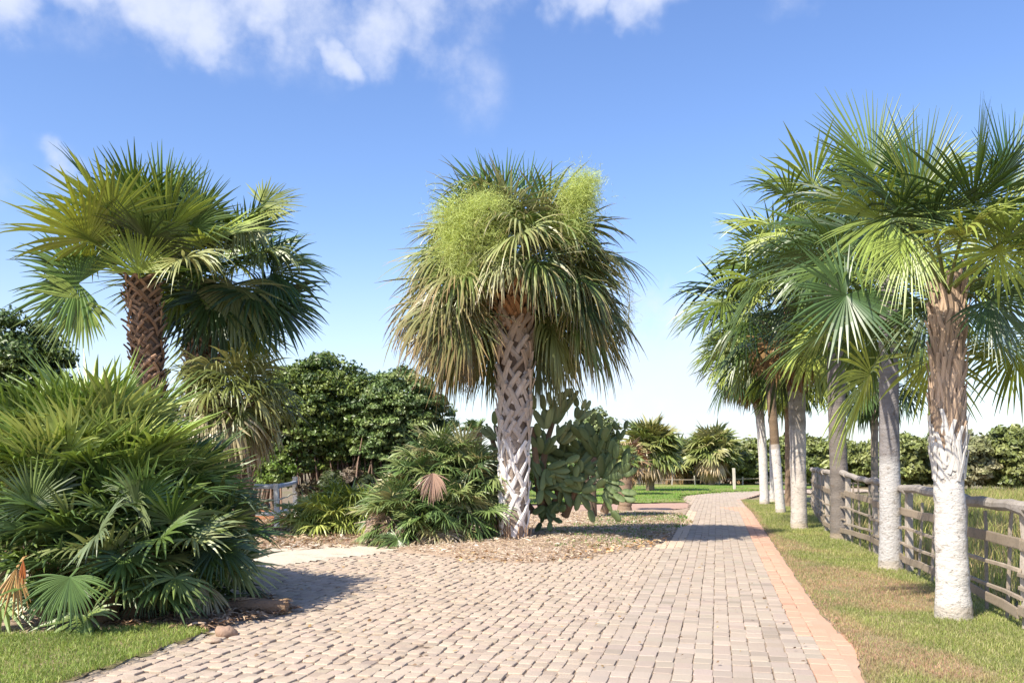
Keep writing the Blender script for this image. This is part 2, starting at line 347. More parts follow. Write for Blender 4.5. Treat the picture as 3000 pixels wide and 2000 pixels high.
# big ground sheet
mb = MB(); g = np.array([-700, -250, -90, -40, -20, -10, -5, 0, 5, 10, 20, 40, 90, 250, 700.]); X, Y = np.meshgrid(g, g+20)
idx = np.arange(X.size).reshape(X.shape); q = np.stack([idx[:-1, :-1], idx[:-1, 1:], idx[1:, 1:], idx[1:, :-1]], -1).reshape(-1, 4)
mb.add(np.stack([X.ravel(), Y.ravel(), np.full(X.size, -.075)], 1), q); tag(mb.build('ground', M['ground']), kind='structure')
# bedding under the pavers, then the pavers
patch('road_bed', paved, M['joint'], .0, 1., .12, z0=-.0045, rough=.002, edge=.02)
def edge_strip():
    mb = MB(); e = np.array(edgeR[:-1]); t = nrm(np.gradient(e, axis=0)); nl = np.stack([-t[:, 1], t[:, 0]], 1)
    P = []
    for k in range(len(e)-1):
        for a in np.linspace(0, 1, 24, endpoint=False): P.append(np.r_[e[k]+(e[k+1]-e[k])*a, nl[k]])
    P = np.array(P); wv = .02*wob(P[:, 0], P[:, 1], 5.); n = len(P)
    V = [np.c_[P[:, :2]+P[:, 2:]*(w_+(wv if i == 0 else 0*wv))[:, None], np.full(n, z)] for i, (w_, z) in enumerate(((.0, .004), (.16, .004)))]
    V.insert(0, V[0]-np.array([0, 0, .05])); i = np.arange(n-1)
    Q = [np.stack([k*n+i, k*n+i+1, (k+1)*n+i+1, (k+1)*n+i], 1) for k in range(2)]
    mb.add(np.concatenate(V), np.concatenate(Q), None, (.57, .33, .23)); return mb.build('road_edge', M['paver'])
tag(edge_strip(), kind='structure')
def pavers():
    mb = MB(); U = np.array([PT[1], -PT[0]]); Vv = np.array(PT)
    L0 = -.87; K = []
    for pw_, pd_, sgn, cnt in ((.140, .185, 1, 105), (.115, .145, -1, 130)):   # large pavers on the path, small setts on the forecourt
        for i in range(cnt):
            l = L0+sgn*pw_*(i+.5)
            for j in range(int(-2/pd_), int(60/pd_)):
                o = U*l+Vv*((j+(.06 if i % 2 else 0)*(sgn > 0)+(.5 if i % 2 else 0)*(sgn < 0))*pd_); K.append((o[0], o[1], pw_, pd_))
    K = np.array(K); ed = edged(paved, K[:, 0], K[:, 1]); lr0 = np.interp(np.clip(K[:, 1], 6, 27), [6.05, 7.09, 9.11, 15.9, 26.9], [2.40, 2.73, 3.12, 4.71, 7.27])-K[:, 0]
    kp = (ed > .02) | ((ed > -.1) & (lr0 > .3) & (K[:, 1] < 14)); K = K[kp]; ed = ed[kp]; pw = K[:, 2]; pd = K[:, 3]
    n = len(K); dl = K[:, :2]@U                                    # lateral coordinate
    lat_r = np.interp(np.clip(K[:, 1], 6, 27), [6.05, 7.09, 9.11, 15.9, 26.9], [2.40, 2.73, 3.12, 4.71, 7.27])-K[:, 0]
    tum = np.where(pw < .12, .55+.45*np.clip((lat_r-2)/1.5, 0, 1), .12)                                              # 0 on the path, 1 on the tumbled forecourt
    th = np.arange(12)*2*math.pi/12+math.pi/12
    pwr = .28-.0*tum
    hx = pw/2*(.99-.008*tum)*(1+rng.normal(0, .014, n)*(.4+tum)); hy = pd/2*(.99-.01*tum)*(1+rng.normal(0, .018, n)*(.4+tum))
    e = (.2+.2*tum)[:, None]
    cx = np.sign(np.cos(th))*np.abs(np.cos(th))**e; cy = np.sign(np.sin(th))*np.abs(np.sin(th))**e
    ro = rng.normal(0, .012, n)+rng.normal(0, .045, n)*tum; jx = rng.normal(0, .003, n)*(1+3*tum); jy = rng.normal(0, .004, n)*(1+3*tum)
    irr = 1+rng.normal(0, .015, (n, 12))*(.3+1.3*tum)[:, None]
    lx = hx[:, None]*cx*irr; ly = hy[:, None]*cy*irr
    c, s = np.cos(ro)[:, None], np.sin(ro)[:, None]; ax = lx*c-ly*s+jx[:, None]; ay = lx*s+ly*c+jy[:, None]
    zt = .006+rng.normal(0, .0022, n)*(1+tum)
    tilt = rng.normal(0, .012, (n, 2))*(.4+tum)[:, None]
    base = K[:, :2]
    def ring(sc, z):
        wx = base[:, None, 0]+(U[0]*ax+Vv[0]*ay)*sc; wy = base[:, None, 1]+(U[1]*ax+Vv[1]*ay)*sc
        return np.stack([wx, wy, z+(tilt[:, 0:1]*ax+tilt[:, 1:2]*ay)*sc], -1)
    r0 = ring(1.0, (zt-.03)[:, None]); r1 = ring(.985, (zt-.004-.002*tum)[:, None]); r2 = ring((.95-.03*tum)[:, None], zt[:, None]); r3 = ring(.5, (zt+.0008+.0015*tum)[:, None])
    V = np.concatenate([r0, r1, r2, r3, r3.mean(1, keepdims=True)], 1); k = V.shape[1]
    f = []; t = []
    for a in range(3):
        for b in range(12): f.append((a*12+b, a*12+(b+1) % 12, a*12+12+(b+1) % 12, a*12+12+b))
    for b in range(12): t.append((36+b, 36+(b+1) % 12, 48))
    Q = (np.array(f)[None]+np.arange(n)[:, None, None]*k).reshape(-1, 4); T = (np.array(t)[None]+np.arange(n)[:, None, None]*k).reshape(-1, 3)
    C = np.array([.415, .34, .275])*np.ones((n, 1))
    C = C*(1+rng.normal(0, .07, (n, 1)))+rng.normal(0, .004, (n, 3))
    C = C*(1-tum[:, None])+tum[:, None]*C*np.array([1.10, 1.06, 1.0])
    peach = (lat_r < .31) & (K[:, 1] < 30)
    C[peach] = np.array([.60, .345, .24])*(1+rng.normal(0, .04, (peach.sum(), 1)))
    lat_l = K[:, 0]-np.interp(K[:, 1], [15, 26.9], [2.65, 5.34]); pl = (lat_l < .28) & (K[:, 1] > 15.5) & (K[:, 1] < 30)
    C[pl] = np.array([.60, .46, .34])
    C[rng.random(n) < .05] *= .82
    mb.add(V.reshape(-1, 3), Q, T, np.repeat(C, k, 0))
    return mb.build('paved_road', M['paver'], smooth=False)
tag(pavers(), kind='structure')

fence_pts = [(3.4, 3.0, 0), (3.95, 5.2, 0), (4.53, 7.9, 0), (4.95, 10, 0), (5.35, 12.1, 0), (5.85, 14.4, 0), (6.3, 16.8, 0), (6.75, 19.2, 0), (7.6, 22, 0), (8.5, 25, 0), (9.6, 28.5, 0), (11, 32, 0)]
vergeP = [(p[0]+.01, p[1]) for p in edgeR[:-2]]+[(13.2, 42.6), (14, 40)]+[(p[0]+.25, p[1]) for p in fence_pts[::-1]]+[(3.4, .5)]
patch('verge', vergeP, M['lawn'], .045, .25, .12, z0=-.03, rough=.015)
islandP = [(p[0]-.01, p[1]+.02) for p in islandFront]+[(-5.5, 13.8), (-12, 15), (-14, 24), (-4, 28), (1.5, 28.3), (5.2, 28.5), (6.3, 30.5)]
patch('island', islandP, M['mulch'], .045, .5, .12, z0=-.03, rough=.02, mound=mound)
leftP = [G(604, 1858), G(336, 1946), G(136, 2008), (-3.39, 5), (-3.9, 3), (-4, .5), (-12, .5), (-12, 11), (-5, 10.9), G(725, 1748), G(830, 1792), G(700, 1828)]
patch('bank', leftP, M['mulch'], .06, .4, .12, z0=-.03, rough=.02)
strip = [G(604, 1858), G(342, 1948), G(140, 2012), (-3.38, 5), (-3.88, 3), (-4, .5), (-9, .5), (-9, 7.2), G(-300, 1880), G(0, 1875), G(300, 1858), G(480, 1845)]
patch('lawn', strip, M['lawn'], .05, .2, .1, z0=-.002, rough=.015)
backP = [(-4, 33), (2, 32.3), (7.1, 34.2), (7.3, 38.5), G(2010, 1450), G(2100, 1439.5), G(2240, 1433), (20, 54), (30, 64), (-8, 64)]
patch('back_lawn', backP, M['backlawn'], .03, .5, .5, z0=-.03, rough=.03)
patch('dirt_path', [(-6, 29.2), (1, 28.4), (5.1, 28.7), (6.6, 31), (6.9, 34), (2, 32.2), (-4, 32.8), (-6, 33)], M['pinkdirt'], .03, .6, .2, z0=-.035, rough=.01)
patch('sand_edge', [G(615, 1852), G(345, 1940), G(140, 1998), (-3.3, 4.9), (-3.5, 4.9), G(120, 1996), G(325, 1938), G(600, 1848)], M['sand'], .02, .1, .05, z0=.0, rough=.006, edge=.03)
patch('sand_patch', [G(700, 1672), G(730, 1605), G(820, 1592), G(940, 1590), G(1060, 1598), G(1180, 1606), G(1100, 1622), G(900, 1646)], M['sand'], .035, .3, .08, z0=.0, rough=.01, edge=.12)

# ------------------------------------------------------------------ grass and litter
def blades(name, poly, dens, hgt, wid, cols, zf, label, cat, maxn=90000, brown=None, far=.0, m='grass', loc=None, kind='stuff', lean=.5):
    p = np.array(poly); x0, y0 = p.min(0); x1, y1 = p.max(0); A = (x1-x0)*(y1-y0); n = int(A*dens)
    X = rng.uniform(x0, x1, n); Y = rng.uniform(y0, y1, n); d = np.hypot(X, Y)
    k = inside(poly, X, Y) & (rng.random(n) < np.clip((8/np.maximum(d, 1))**1.5, far, 1)) & (Y > 4); X, Y, d = X[k], Y[k], d[k]
    if len(X) > maxn: X, Y, d = X[:maxn], Y[:maxn], d[:maxn]
    n = len(X); sc = np.clip(d/9, 1, 3.2)**.6; hN = hgt*rng.uniform(.5, 1.3, n)*sc**.4; wN = wid*sc*rng.uniform(.7, 1.2, n)
    C = np.array(cols)[rng.integers(0, len(cols), n)]*rng.uniform(.7, 1.35, (n, 1))
    pn = wob(X, Y, .9)*.5+wob(X+3, Y-2, 2.7)*.35
    if brown is not None:
        b = brown(X, Y)+pn*.35; f = np.clip((b-.3)*3.2, 0, 1)*np.clip(rng.random(n)*2.2, 0, 1); C = C*(1-f[:, None])+np.array([.46, .30, .20])*rng.uniform(.7, 1.3, (n, 1))*f[:, None]; hN = hN*(1-.45*f)
    C = C*(1+.25*pn[:, None]*np.array([1.2, 1, 1]))
    az = rng.uniform(0, 6.283, n); t = np.stack([np.cos(az), np.sin(az), 0*az], 1); le = rng.normal(0, lean, (n, 3))*np.array([1, 1, 0])
    b = np.stack([X, Y, zf(X, Y)], 1)
    top = b+nrm(UP+le)*hN[:, None]; mid = b+nrm(UP+le*.45)*(hN*.55)[:, None]
    V = np.stack([b-t*wN[:, None]/2, b+t*wN[:, None]/2, mid+t*wN[:, None]*.4, mid-t*wN[:, None]*.4, top], 1)
    mb = MB(); i = np.arange(n)[:, None]*5
    mb.add(V.reshape(-1, 3), (i+np.array([0, 1, 2, 3])), (i+np.array([3, 2, 4])), np.repeat(C, 5, 0))
    return tag(mb.build(name, M[m]), label, cat, None, kind)
GC = [(.28, .32, .09), (.33, .35, .12), (.19, .24, .06), (.44, .41, .2)]
def verge_brown(X, Y):
    b = 2.0*np.exp(-((X-3.95)/.75)**2-((Y-11.2)/2.0)**2)+.9*np.exp(-((X-3.1)/.35)**2-((Y-6.8)/1.)**2)+.8*np.exp(-((X-5.0)/.45)**2-((Y-16.5)/2)**2)
    er = np.array(edgeR)[:, ::-1]; xe = np.interp(Y, er[:, 0], er[:, 1]); return b+.55*np.exp(-((X-xe)/.22)**2)
vergeV = [p for p in vergeP if p[1] > 5.9 and p[1] < 39]; vergeV = [(2.3, 5.2)]+vergeV+[(4, 5.2)]
blades('grass', vergeV, 5500, .045, .0055, GC, lambda X, Y: 0*X+.012, 'short green lawn with brown worn patches along the row of palms', 'grass', 150000, verge_brown)
blades('grass', [G(612, 1863), G(348, 1957), G(148, 2026), (-3.28, 4.8), (-6, 4.8), (-6, 7.3)]+strip[9:], 6000, .05, .006, [(.24, .33, .07), (.29, .36, .09), (.17, .25, .05), (.35, .38, .14)], lambda X, Y: 0*X+.042, 'bright green lawn strip in front of the fan palm thicket', 'grass', 70000)
blades('grass', [(-4, 32.5), (2, 32.4), (7.0, 34.4), (7.3, 38.5), (9, 42), (14, 47), (14, 56), (-8, 56)], 60, .05, .012, [(.15, .30, .04), (.18, .33, .05), (.25, .3, .08)], lambda X, Y: 0*X-.01, 'vivid green grass on the lawn beyond the cactus', 'grass', 40000, far=1.)
def field(X, Y): return .35+0*X
weedP = [(p[0]+.35, p[1]) for p in fence_pts[1:]]+[(24, 44), (30, 30), (14, 6)]
blades('tall_weeds', weedP, 420, .36, .012, [(.28, .33, .08), (.35, .36, .11), (.2, .25, .06), (.42, .36, .16)], lambda X, Y: 0*X-.06, 'yellow green tall weeds growing behind the rail fence', 'weeds', 45000, field, far=.25, lean=.3)
blades('scrub', [(-12, 15.4), (-6, 14.4), (-3.6, 15.2), (-2.4, 16.4), (-3, 22), (-12, 24)], 220, .16, .014, [(.16, .19, .06), (.25, .2, .1), (.1, .13, .04)], lambda X, Y: 0*X+.0, 'low dry scrub and weeds around the broken white rail fence', 'scrub', 16000, far=.7, lean=.9, brown=lambda X, Y: .6+0*X)
def litter(name, poly, n, ln, wd, cols, zf, label, cat):
    p = np.array(poly); x0, y0 = p.min(0); x1, y1 = p.max(0); X = rng.uniform(x0, x1, n); Y = rng.uniform(y0, y1, n); k = inside(poly, X, Y); X, Y = X[k], Y[k]; n = len(X)
    az = rng.uniform(0, 6.283, n); d = np.stack([np.cos(az), np.sin(az), rng.normal(0, .16, n)], 1); s = np.stack([-np.sin(az), np.cos(az), rng.normal(0, .5, n)], 1)
    l = ln*rng.uniform(.4, 1.5, n)[:, None]; ww = wd*rng.uniform(.5, 1.5, n)[:, None]; b = np.stack([X, Y, zf(X, Y)+rng.uniform(.0, .03, n)], 1)
    C = np.array(cols)[rng.integers(0, len(cols), n)]*rng.uniform(.7, 1.3, (n, 1)); cv = UP*l*rng.uniform(0, .18, (n, 1))
    V = np.stack([b-d*l/2-s*ww/3, b-d*l/2+s*ww/3, b+cv+s*ww/2, b+cv-s*ww/2, b+d*l/2], 1); i = np.arange(n)[:, None]*5
    mb = MB(); mb.add(V.reshape(-1, 3), i+np.array([0, 1, 2, 3]), i+np.array([3, 2, 4]), np.repeat(C, 5, 0)); return tag(mb.build(name, M['litter']), label, cat, None, 'stuff')
iz = lambda X, Y: .02+mound(X, Y)*np.clip(edged(islandP, X, Y)/.8, 0, 1)
litter('straw_litter', [(-2.6, 15.6)]+[(p[0], p[1]+.15) for p in islandFront[1:9]][::-1]+[(5, 26.5), (1, 27), (-3, 20)], 52000, .10, .009, [(.60, .48, .37), (.50, .37, .27), (.68, .58, .48), (.36, .24, .16), (.52, .42, .26)], iz, 'pale straw litter spread over the mound round the central palm', 'litter')
litter('dead_leaves', [G(1330, 1652), G(1700, 1648), G(1950, 1598), G(1985, 1540), G(1930, 1560), G(1700, 1600), G(1350, 1612)], 3600, .06, .035, [(.40, .23, .10), (.5, .32, .16), (.30, .17, .08), (.55, .42, .28)], lambda X, Y: .012+0*X+mound(X, Y)*.5*(Y > 13.9), 'orange brown dead leaves scattered along the front edge of the mound', 'dead leaves')
litter('dead_leaves', [G(300, 1960), G(2400, 1960), G(2150, 1560), G(1300, 1640), G(760, 1680), G(760, 1850)], 700, .035, .016, [(.40, .26, .12), (.30, .2, .1), (.2, .13, .08)], lambda X, Y: .012+0*X, 'sparse small dry leaf scraps scattered on the stone paving', 'dead leaves')
litter('debris', [G(560, 1865), G(880, 1792), G(770, 1745), G(640, 1780), G(300, 1840)], 2600, .14, .02, [(.30, .19, .12), (.20, .12, .07), (.42, .3, .2)], lambda X, Y: 0*X+.03, 'brown frond debris on the bare edge under the fan palm thicket', 'debris')
litter('dead_leaves', [(-12, 15), (-5.5, 13.9), (-2.7, 15.4), (-2.5, 17), (-4, 20), (-12, 21)], 5000, .2, .03, [(.42, .31, .2), (.28, .19, .12), (.5, .42, .33)], lambda X, Y: 0*X+.03, 'dry fallen fronds and leaves on the ground before the white rail fence', 'dead leaves')
blades('weeds', [(0.6, 14.6), (2.2, 15.6), (4.5, 22), (5, 26), (3, 27), (.5, 17.5)], 260, .06, .016, [(.12, .26, .05), (.16, .24, .07)], iz, 'small green weeds sprouting through the straw beside the cactus', 'weeds', 5000, far=.6, lean=1., brown=lambda X, Y: .42+.5*wob(X*2, Y*2, 1.))

# ------------------------------------------------------------------ palms
def palm_tree(name, x, y, top, label, cat='palm tree', group=None, r=.17, rtop=None, lean=0., dx=0., white=1.4, boots=None, trunkcol=(.36, .32, .28), z0=0., skirt=None, wcol=(.62, .58, .54), bootcol=(.27, .17, .10), **kw):
    kw.setdefault('wid', .74)
    root = empty(name, (x, y, z0), label, cat, group)
    P = trunk_path((0, 0, -.05), (dx, 0, top-z0), lean); rtop = rtop or r*.85; H = top-z0
    def cf(u, z):
        c = np.array(trunkcol)*(1+.10*math.sin(z*23)+rng.normal(0, .04))
        if z < white-.08: c = np.array(wcol)*(1+rng.normal(0, .02))
        elif z < white+.05: c = c*.5+np.array(wcol)*.5
        if z < .14: c = c*.55+np.array((.34, .26, .17))*.45*rnd(.6, 1.4)
        return c
    mb = MB(); smooth_trunk(mb, P, r, rtop, .25, cf, .012); mb.build('trunk', M['bark'], root, True)
    if boots:
        mb = MB(); Rd = lambda z: r+(rtop-r)*min(max(z/H, 0), 1)
        zb = boots
        lattice_boots(mb, P, Rd, zb, H-.02, per=7, dz=.09, h=.26, stub=.08, wdt=.05, thk=.012, out=.022, spreadf=.6, colf=lambda z, u: (np.array(wcol) if z < white+rnd(-.25, .15) else np.array(bootcol)*rnd(.7, 1.3))); mb.build('leaf_bases', M['boot'], root)
    mb = MB(); crown(mb, (dx, 0, H), **kw); mb.build('crown', M['frond'], root)
    if skirt:
        mb = MB(); crown(mb, (dx, 0, H-.1), **skirt); mb.build('dead_fronds', M['frond'], root)
    return root

YG = [(.15, .21, .035), (.23, .29, .05), (.34, .40, .085), (.065, .11, .024), (.04, .075, .02), (.11, .17, .035)]  # dark and yellow tones pushed apart to put light contrast into leaf colour
BR = [(.30, .19, .09), (.36, .25, .14), (.24, .14, .07)]
row = 'palm trees in a row along the right fence'
D = 8.5
palm1 = palm_tree('palm_tree', XP(2796, D), D, 3.12, 'nearest palm of the right row, bright white painted trunk on grass', group=row, r=.148, rtop=.118, dx=-.07, lean=-.02, white=1.72, boots=1.35, bootcol=(.46, .33, .235), trunkcol=(.42, .33, .26),
          n=27, Lp=.95, Rr=.76, droop=.28, emin=-40, pw=1.1, fm=30, cols=YG, seed=11, nseg=40, bend=22, pr=.02)
P1H = 1
D = 12.4
palm_tree('palm_tree', XP(2610, D), D, 4.15, 'second nearest palm of the right row, smooth grey ringed trunk', group=row, r=.145, rtop=.12, white=1.55, wcol=(.46, .44, .43), dx=-.05, trunkcol=(.24, .22, .22),
          n=26, Lp=1.1, Rr=1.0, droop=.34, emin=-50, pw=1.1, fm=0, cols=YG, seed=12, nseg=36, bend=26)
D = 17.3
palm_tree('palm_tree', XP(2462, D), D, 5.7, 'third palm of the right row, trunk by the fence coloured dark grey for its shade', group=row, r=.165, rtop=.165, white=0, trunkcol=(.19, .165, .15), dx=-.15,  # shade on this trunk is put into its dark colour
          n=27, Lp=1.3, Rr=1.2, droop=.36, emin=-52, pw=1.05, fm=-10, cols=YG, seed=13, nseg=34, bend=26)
D = 20
palm_tree('palm_tree', XP(2342, D), D, 5.0, 'palm with stout white trunk flaring into rusty brown boots below its crown', group=row, r=.16, rtop=.21, white=2.3, wcol=(.56, .50, .45), boots=3.1, bootcol=(.24, .12, .065), dx=-.1,
          n=38, Lp=1.6, Rr=1.25, droop=.42, emin=-50, cols=YG, seed=14, nseg=32, bend=20, skirt=dict(n=16, emax=-35, emin=-75, Lp=.8, Rr=.8, droop=1., cols=BR+[(.2, .2, .07)], seed=3, nseg=26))
D = 26.3
palm_tree('palm_tree', XP(2288, D), D, 5.9, 'slim palm with short white painted base behind the stout palm', group=row, r=.125, rtop=.14, white=2.0, trunkcol=(.20, .14, .09), dx=-.5,
          n=40, Lp=1.05, Rr=1.0, droop=.5, emin=-50, cols=YG, seed=15, nseg=28, bend=25, skirt=dict(n=10, emax=-35, emin=-75, Lp=.8, Rr=.8, droop=1., cols=BR, seed=4, nseg=24))
D = 31.7
palm_tree('palm_tree', XP(2240, D), D, 5.3, 'farthest pale trunked palm at the left end of the right row', group=row, r=.15, rtop=.16, white=3.0, trunkcol=(.42, .38, .34), dx=-.4, lean=.08,
          n=46, Lp=1.15, Rr=1.1, droop=.65, emin=-50, cols=YG, seed=16, nseg=28, bend=28, skirt=dict(n=14, emax=-30, emin=-75, Lp=.9, Rr=.9, droop=1.2, cols=BR+[(.2, .18, .06)], seed=5, nseg=24))
D = 33.5
palm_tree('palm_tree', XP(2266, D), D, 5.6, 'thin dark backed palm trunk directly behind the farthest pale palm', group=row, r=.13, rtop=.17, white=2.2, trunkcol=(.16, .12, .09),
          n=36, Lp=1.0, Rr=1.0, droop=.75, emin=-55, cols=YG, seed=17, nseg=26, bend=38)
D = 30
palm_tree('palm_tree', XP(2312, D), D, 4.9, 'brown shaggy palm half hidden behind the stout white trunk', group=row, r=.13, rtop=.16, white=0, trunkcol=(.26, .18, .12),
          n=30, Lp=1.2, Rr=1., droop=.75, emin=-60, cols=YG, seed=18, nseg=26, bend=38)
D = 33
palm_tree('palm_tree', XP(2562, D), D, 4.9, 'thin grey palm standing beyond the fence, between the second and third row palms', r=.12, rtop=.14, white=0, trunkcol=(.30, .25, .2),
          n=34, Lp=1.3, Rr=1.1, droop=.9, emin=-60, cols=[(.05, .09, .03), (.07, .12, .03)], seed=19, nseg=26, bend=40)

# centre palm
D = 15.9; cz = .16; x = XP(1505, D)
root = empty('palm_tree', (x, D, cz), 'large central palm with criss-cross leaf bases on its whitewashed trunk and yellow flowers', 'palm tree')
H = ZP(850, D)-cz; P = trunk_path((0, 0, -.1), (.02, 0, H), 0.); Rc = lambda z: .25+.05*min(max(z/H-.35, 0), 1)-.02*math.exp(-z*2)
mb = MB(); Z = np.linspace(-.1, H, 60); PP = np.array([path_at(P, z) for z in Z]); tube(mb, PP, [Rc(z) for z in Z], 20, np.array([(.33, .26, .21) if z < 1.9 else (.17, .12, .09) for z in Z])*1.); mb.build('trunk', M['bark'], root, True)
def bc(z, u):
    if z < 1.55+rnd(-.12, .12): return (.76, .70, .66)
    if z < 3.1+rnd(-.3, .3): return (.56, .47, .41)
    if z < 3.7+rnd(-.3, .3): return (.50, .39, .31)
    return (.46, .25, .13)
mb = MB(); random.seed(5)
lattice_boots(mb, P, Rc, .02, 1.5, per=6, dz=.27, h=.36, stub=.05, wdt=.10, thk=.022, colf=bc, out=.012)
lattice_boots(mb, P, Rc, 1.55, 3.5, per=6, dz=.17, h=.30, stub=.13, wdt=.115, thk=.028, colf=bc, out=.05)
lattice_boots(mb, P, Rc, 3.45, H+.1, per=7, dz=.12, h=.27, stub=.24, wdt=.10, thk=.028, colf=bc, out=.19)
mb.build('leaf_bases', M['boot'], root)
CG = [(.14, .20, .055), (.19, .25, .075), (.27, .31, .12), (.09, .145, .04), (.33, .35, .18)]
tip = (.36, .27, .12)
mb = MB()
crown(mb, (0, 0, H+.45), n=48, emax=88, emin=15, Lp=.88, Rr=.98, bend=38, droop=.5, cols=CG, tip=tip, nseg=40, seed=21, costa=.35, stations=8, wid=.8, pet=(.25, .26, .10))
crown(mb, (0, 0, H+.4), n=36, emax=45, emin=-5, Lp=1.0, Rr=1.05, bend=42, droop=1.0, cols=CG, tip=(.40, .30, .14), nseg=46, seed=22, costa=.4, stations=8, wid=.75, pet=(.25, .24, .10))
crown(mb, (0, 0, H+.25), n=22, emax=15, emin=-15, Lp=1.25, Rr=1.15, bend=42, droop=1.3, cols=CG, tip=(.40, .25, .10), nseg=46, seed=26, costa=.4, stations=8, wid=.75, pet=(.25, .24, .10), sector=(R(-35), R(250)))
for px, ax in ((1480, (0, -.1, 1)), (1455, (-.6, -.1, 1)), (1520, (.6, .1, 1)), (1560, (1, -.2, .8)), (1420, (-1, -.2, .8))):
    h_ = np.array([XP(px, D)-x, -.2, ZP(640 if abs(px-1490) < 50 else 680, D)-cz]); petiole(mb, (0, 0, H+.5), h_, UP, UP, .018, .01, (.2, .25, .08)); fan(mb, h_, ax, (.1, -1, .2), .85, 24, .9, .12, .5, (.10, .19, .05), costa=.3, stations=7, wid=.9)
mb.build('crown', M['frond'], root)
mb = MB()
crown(mb, (0, 0, H+.1), n=17, emax=5, emin=-25, Lp=1.15, Rr=1.1, bend=36, droop=1.3, cols=[(.25, .25, .10), (.20, .23, .08), (.32, .26, .12)], tip=(.40, .24, .12), nseg=46, seed=23, costa=.4, stations=8, wid=.62, pet=(.3, .2, .1), sector=(R(135), R(100)))
crown(mb, (0, 0, H+.1), n=16, emax=0, emin=-35, Lp=1.1, Rr=1.1, bend=40, droop=1.5, cols=[(.16, .21, .06), (.2, .22, .07), (.12, .17, .05)], tip=(.28, .24, .09), nseg=46, seed=24, costa=.4, stations=8, wid=.62, sector=(R(-40), R(210)))
tag(mb.build('old_fronds', M['frond'], root), 'browning drooping old fronds')
def spray(mb, c, rad, n, C, ln=.10, wd=.0055, hollow=0., g=1):
    rg = np.random.default_rng(g); c = np.array(c); k = 5
    d = nrm(rg.normal(0, 1, (n, 3))); p = c+rg.normal(0, .46, (n, 3))*np.array(rad)*(1+.25*np.sin(9*d[:, :1]+3*d[:, 2:]))
    v = nrm(d*.5+rg.normal(0, 1, (n, 3))); pts = [p]
    for _ in range(k-1):
        v = nrm(v+rg.normal(0, .45, (n, 3))-UP*.08); pts.append(pts[-1]+v*(ln/(k-1)*rg.uniform(.7, 1.5, (n, 1))))
    Pq = np.stack(pts, 1); s = nrm(np.cross(v, rg.normal(0, 1, (n, 3))))[:, None]*np.linspace(1, .5, k)[None, :, None]*wd/2
    V = np.stack([Pq-s, Pq+s], 2).reshape(-1, 3); i = (np.arange(n)[:, None]*k+np.arange(k-1)[None])*2
    Q = np.stack([i, i+1, i+3, i+2], -1).reshape(-1, 4); CC = np.array(C)*rg.uniform(.75, 1.3, (n, 1)); mb.add(V, Q, None, np.repeat(CC, 2*k, 0))
def cpt(px, py, dy=0.): return (XP(px, D+dy)-x, dy, ZP(py, D+dy)-cz)
mb = MB(); YL = (.50, .57, .20)
for (px, py, rx, rz, n) in [(1375, 660, .58, .48, 4200), (1340, 720, .42, .38, 2300), (1425, 610, .42, .3, 1800), (1370, 790, .35, .28, 1000), (1300, 620, .3, .25, 400), (1460, 720, .3, .4, 800)]: spray(mb, cpt(px, py, -1.35), (rx*.95, .35, rz), int(n*1.1), YL, .13, .007, g=px)
tube(mb, [(0, 0, H+.2), (-.3, -.5, H+.9), cpt(1375, 600, -1.1), cpt(1340, 760, -1.25)], .015, 5, YL)
random.seed(2)
for _ in range(26):
    q = cpt(1375+rnd(-95, 95), 700+rnd(-130, 120), -1.4+rnd(-.25, .15)); tube(mb, [(-.1, -.3, H+.5), (q[0]*.6, q[1]*.7, q[2]*.5+(H+.9)*.5+.25), q, (q[0]+rnd(-.1, .1), q[1]-.08, q[2]-rnd(.1, .25))], [.012, .009, .006, .003], 4, (.42, .45, .2))
mb.build('flower_cluster', M['flower'], root)
mb = MB()
for (px, py, rx, rz, n) in [(1690, 590, .38, .45, 2600), (1705, 570, .28, .4, 1400), (1680, 690, .24, .35, 900), (1730, 525, .25, .12, 250)]: spray(mb, cpt(px, py, -.95), (rx, .3, rz), int(n*1.3), YL, .13, .007, g=px+1)
tube(mb, [(0, 0, H+.2), (.4, -.3, H+1.1), cpt(1690, 560, -.7), cpt(1690, 700, -.75)], .015, 5, YL)
for _ in range(16):
    q = cpt(1695+rnd(-60, 60), 610+rnd(-100, 120), -1.0+rnd(-.25, .15)); tube(mb, [(.1, -.2, H+.5), (q[0]*.6, q[1]*.7, q[2]*.5+(H+.9)*.5+.25), q, (q[0]+rnd(-.1, .1), q[1]-.08, q[2]-rnd(.1, .25))], [.012, .009, .006, .003], 4, (.42, .45, .2))
mb.build('flower_cluster', M['flower'], root)
for pts, cc in [([(1420, 850), (1385, 950), (1370, 1040), (1365, 1110)], (.22, .18, .13)), ([(1680, 700), (1800, 760), (1845, 860), (1840, 960)], (.30, .30, .13))]:
    mb = MB(); pp = np.array([cpt(a, b, -.9) for a, b in pts]); tt = np.linspace(0, len(pp)-1, 14); q = np.stack([np.interp(tt, np.arange(len(pp)), pp[:, k]) for k in range(3)], 1)
    tube(mb, q, .007, 4, cc)
    big = pts[0] == (1420, 850)
    for k in range(4, 14): spray(mb, q[k], (.16 if big else .09,)*3, 90 if big else 28, cc, .16, .005, g=k)
    mb.build('flower_stalk', M['flower'], root)
mb = MB(); random.seed(9)   # dry fibres at the foot
for _ in range(60):
    a = rnd(0, 6.28); r0 = rnd(.18, .3); l = rnd(.1, .4); tube(mb, [(math.cos(a)*r0, math.sin(a)*r0, -.05), (math.cos(a)*(r0+.02), math.sin(a)*(r0+.03), l*.6), (math.cos(a)*(r0+rnd(-.02, .1)), math.sin(a)*(r0+rnd(0, .08)), l)], [.014, .01, .003], 4, np.array((.40, .27, .18))*rnd(.7, 1.3))
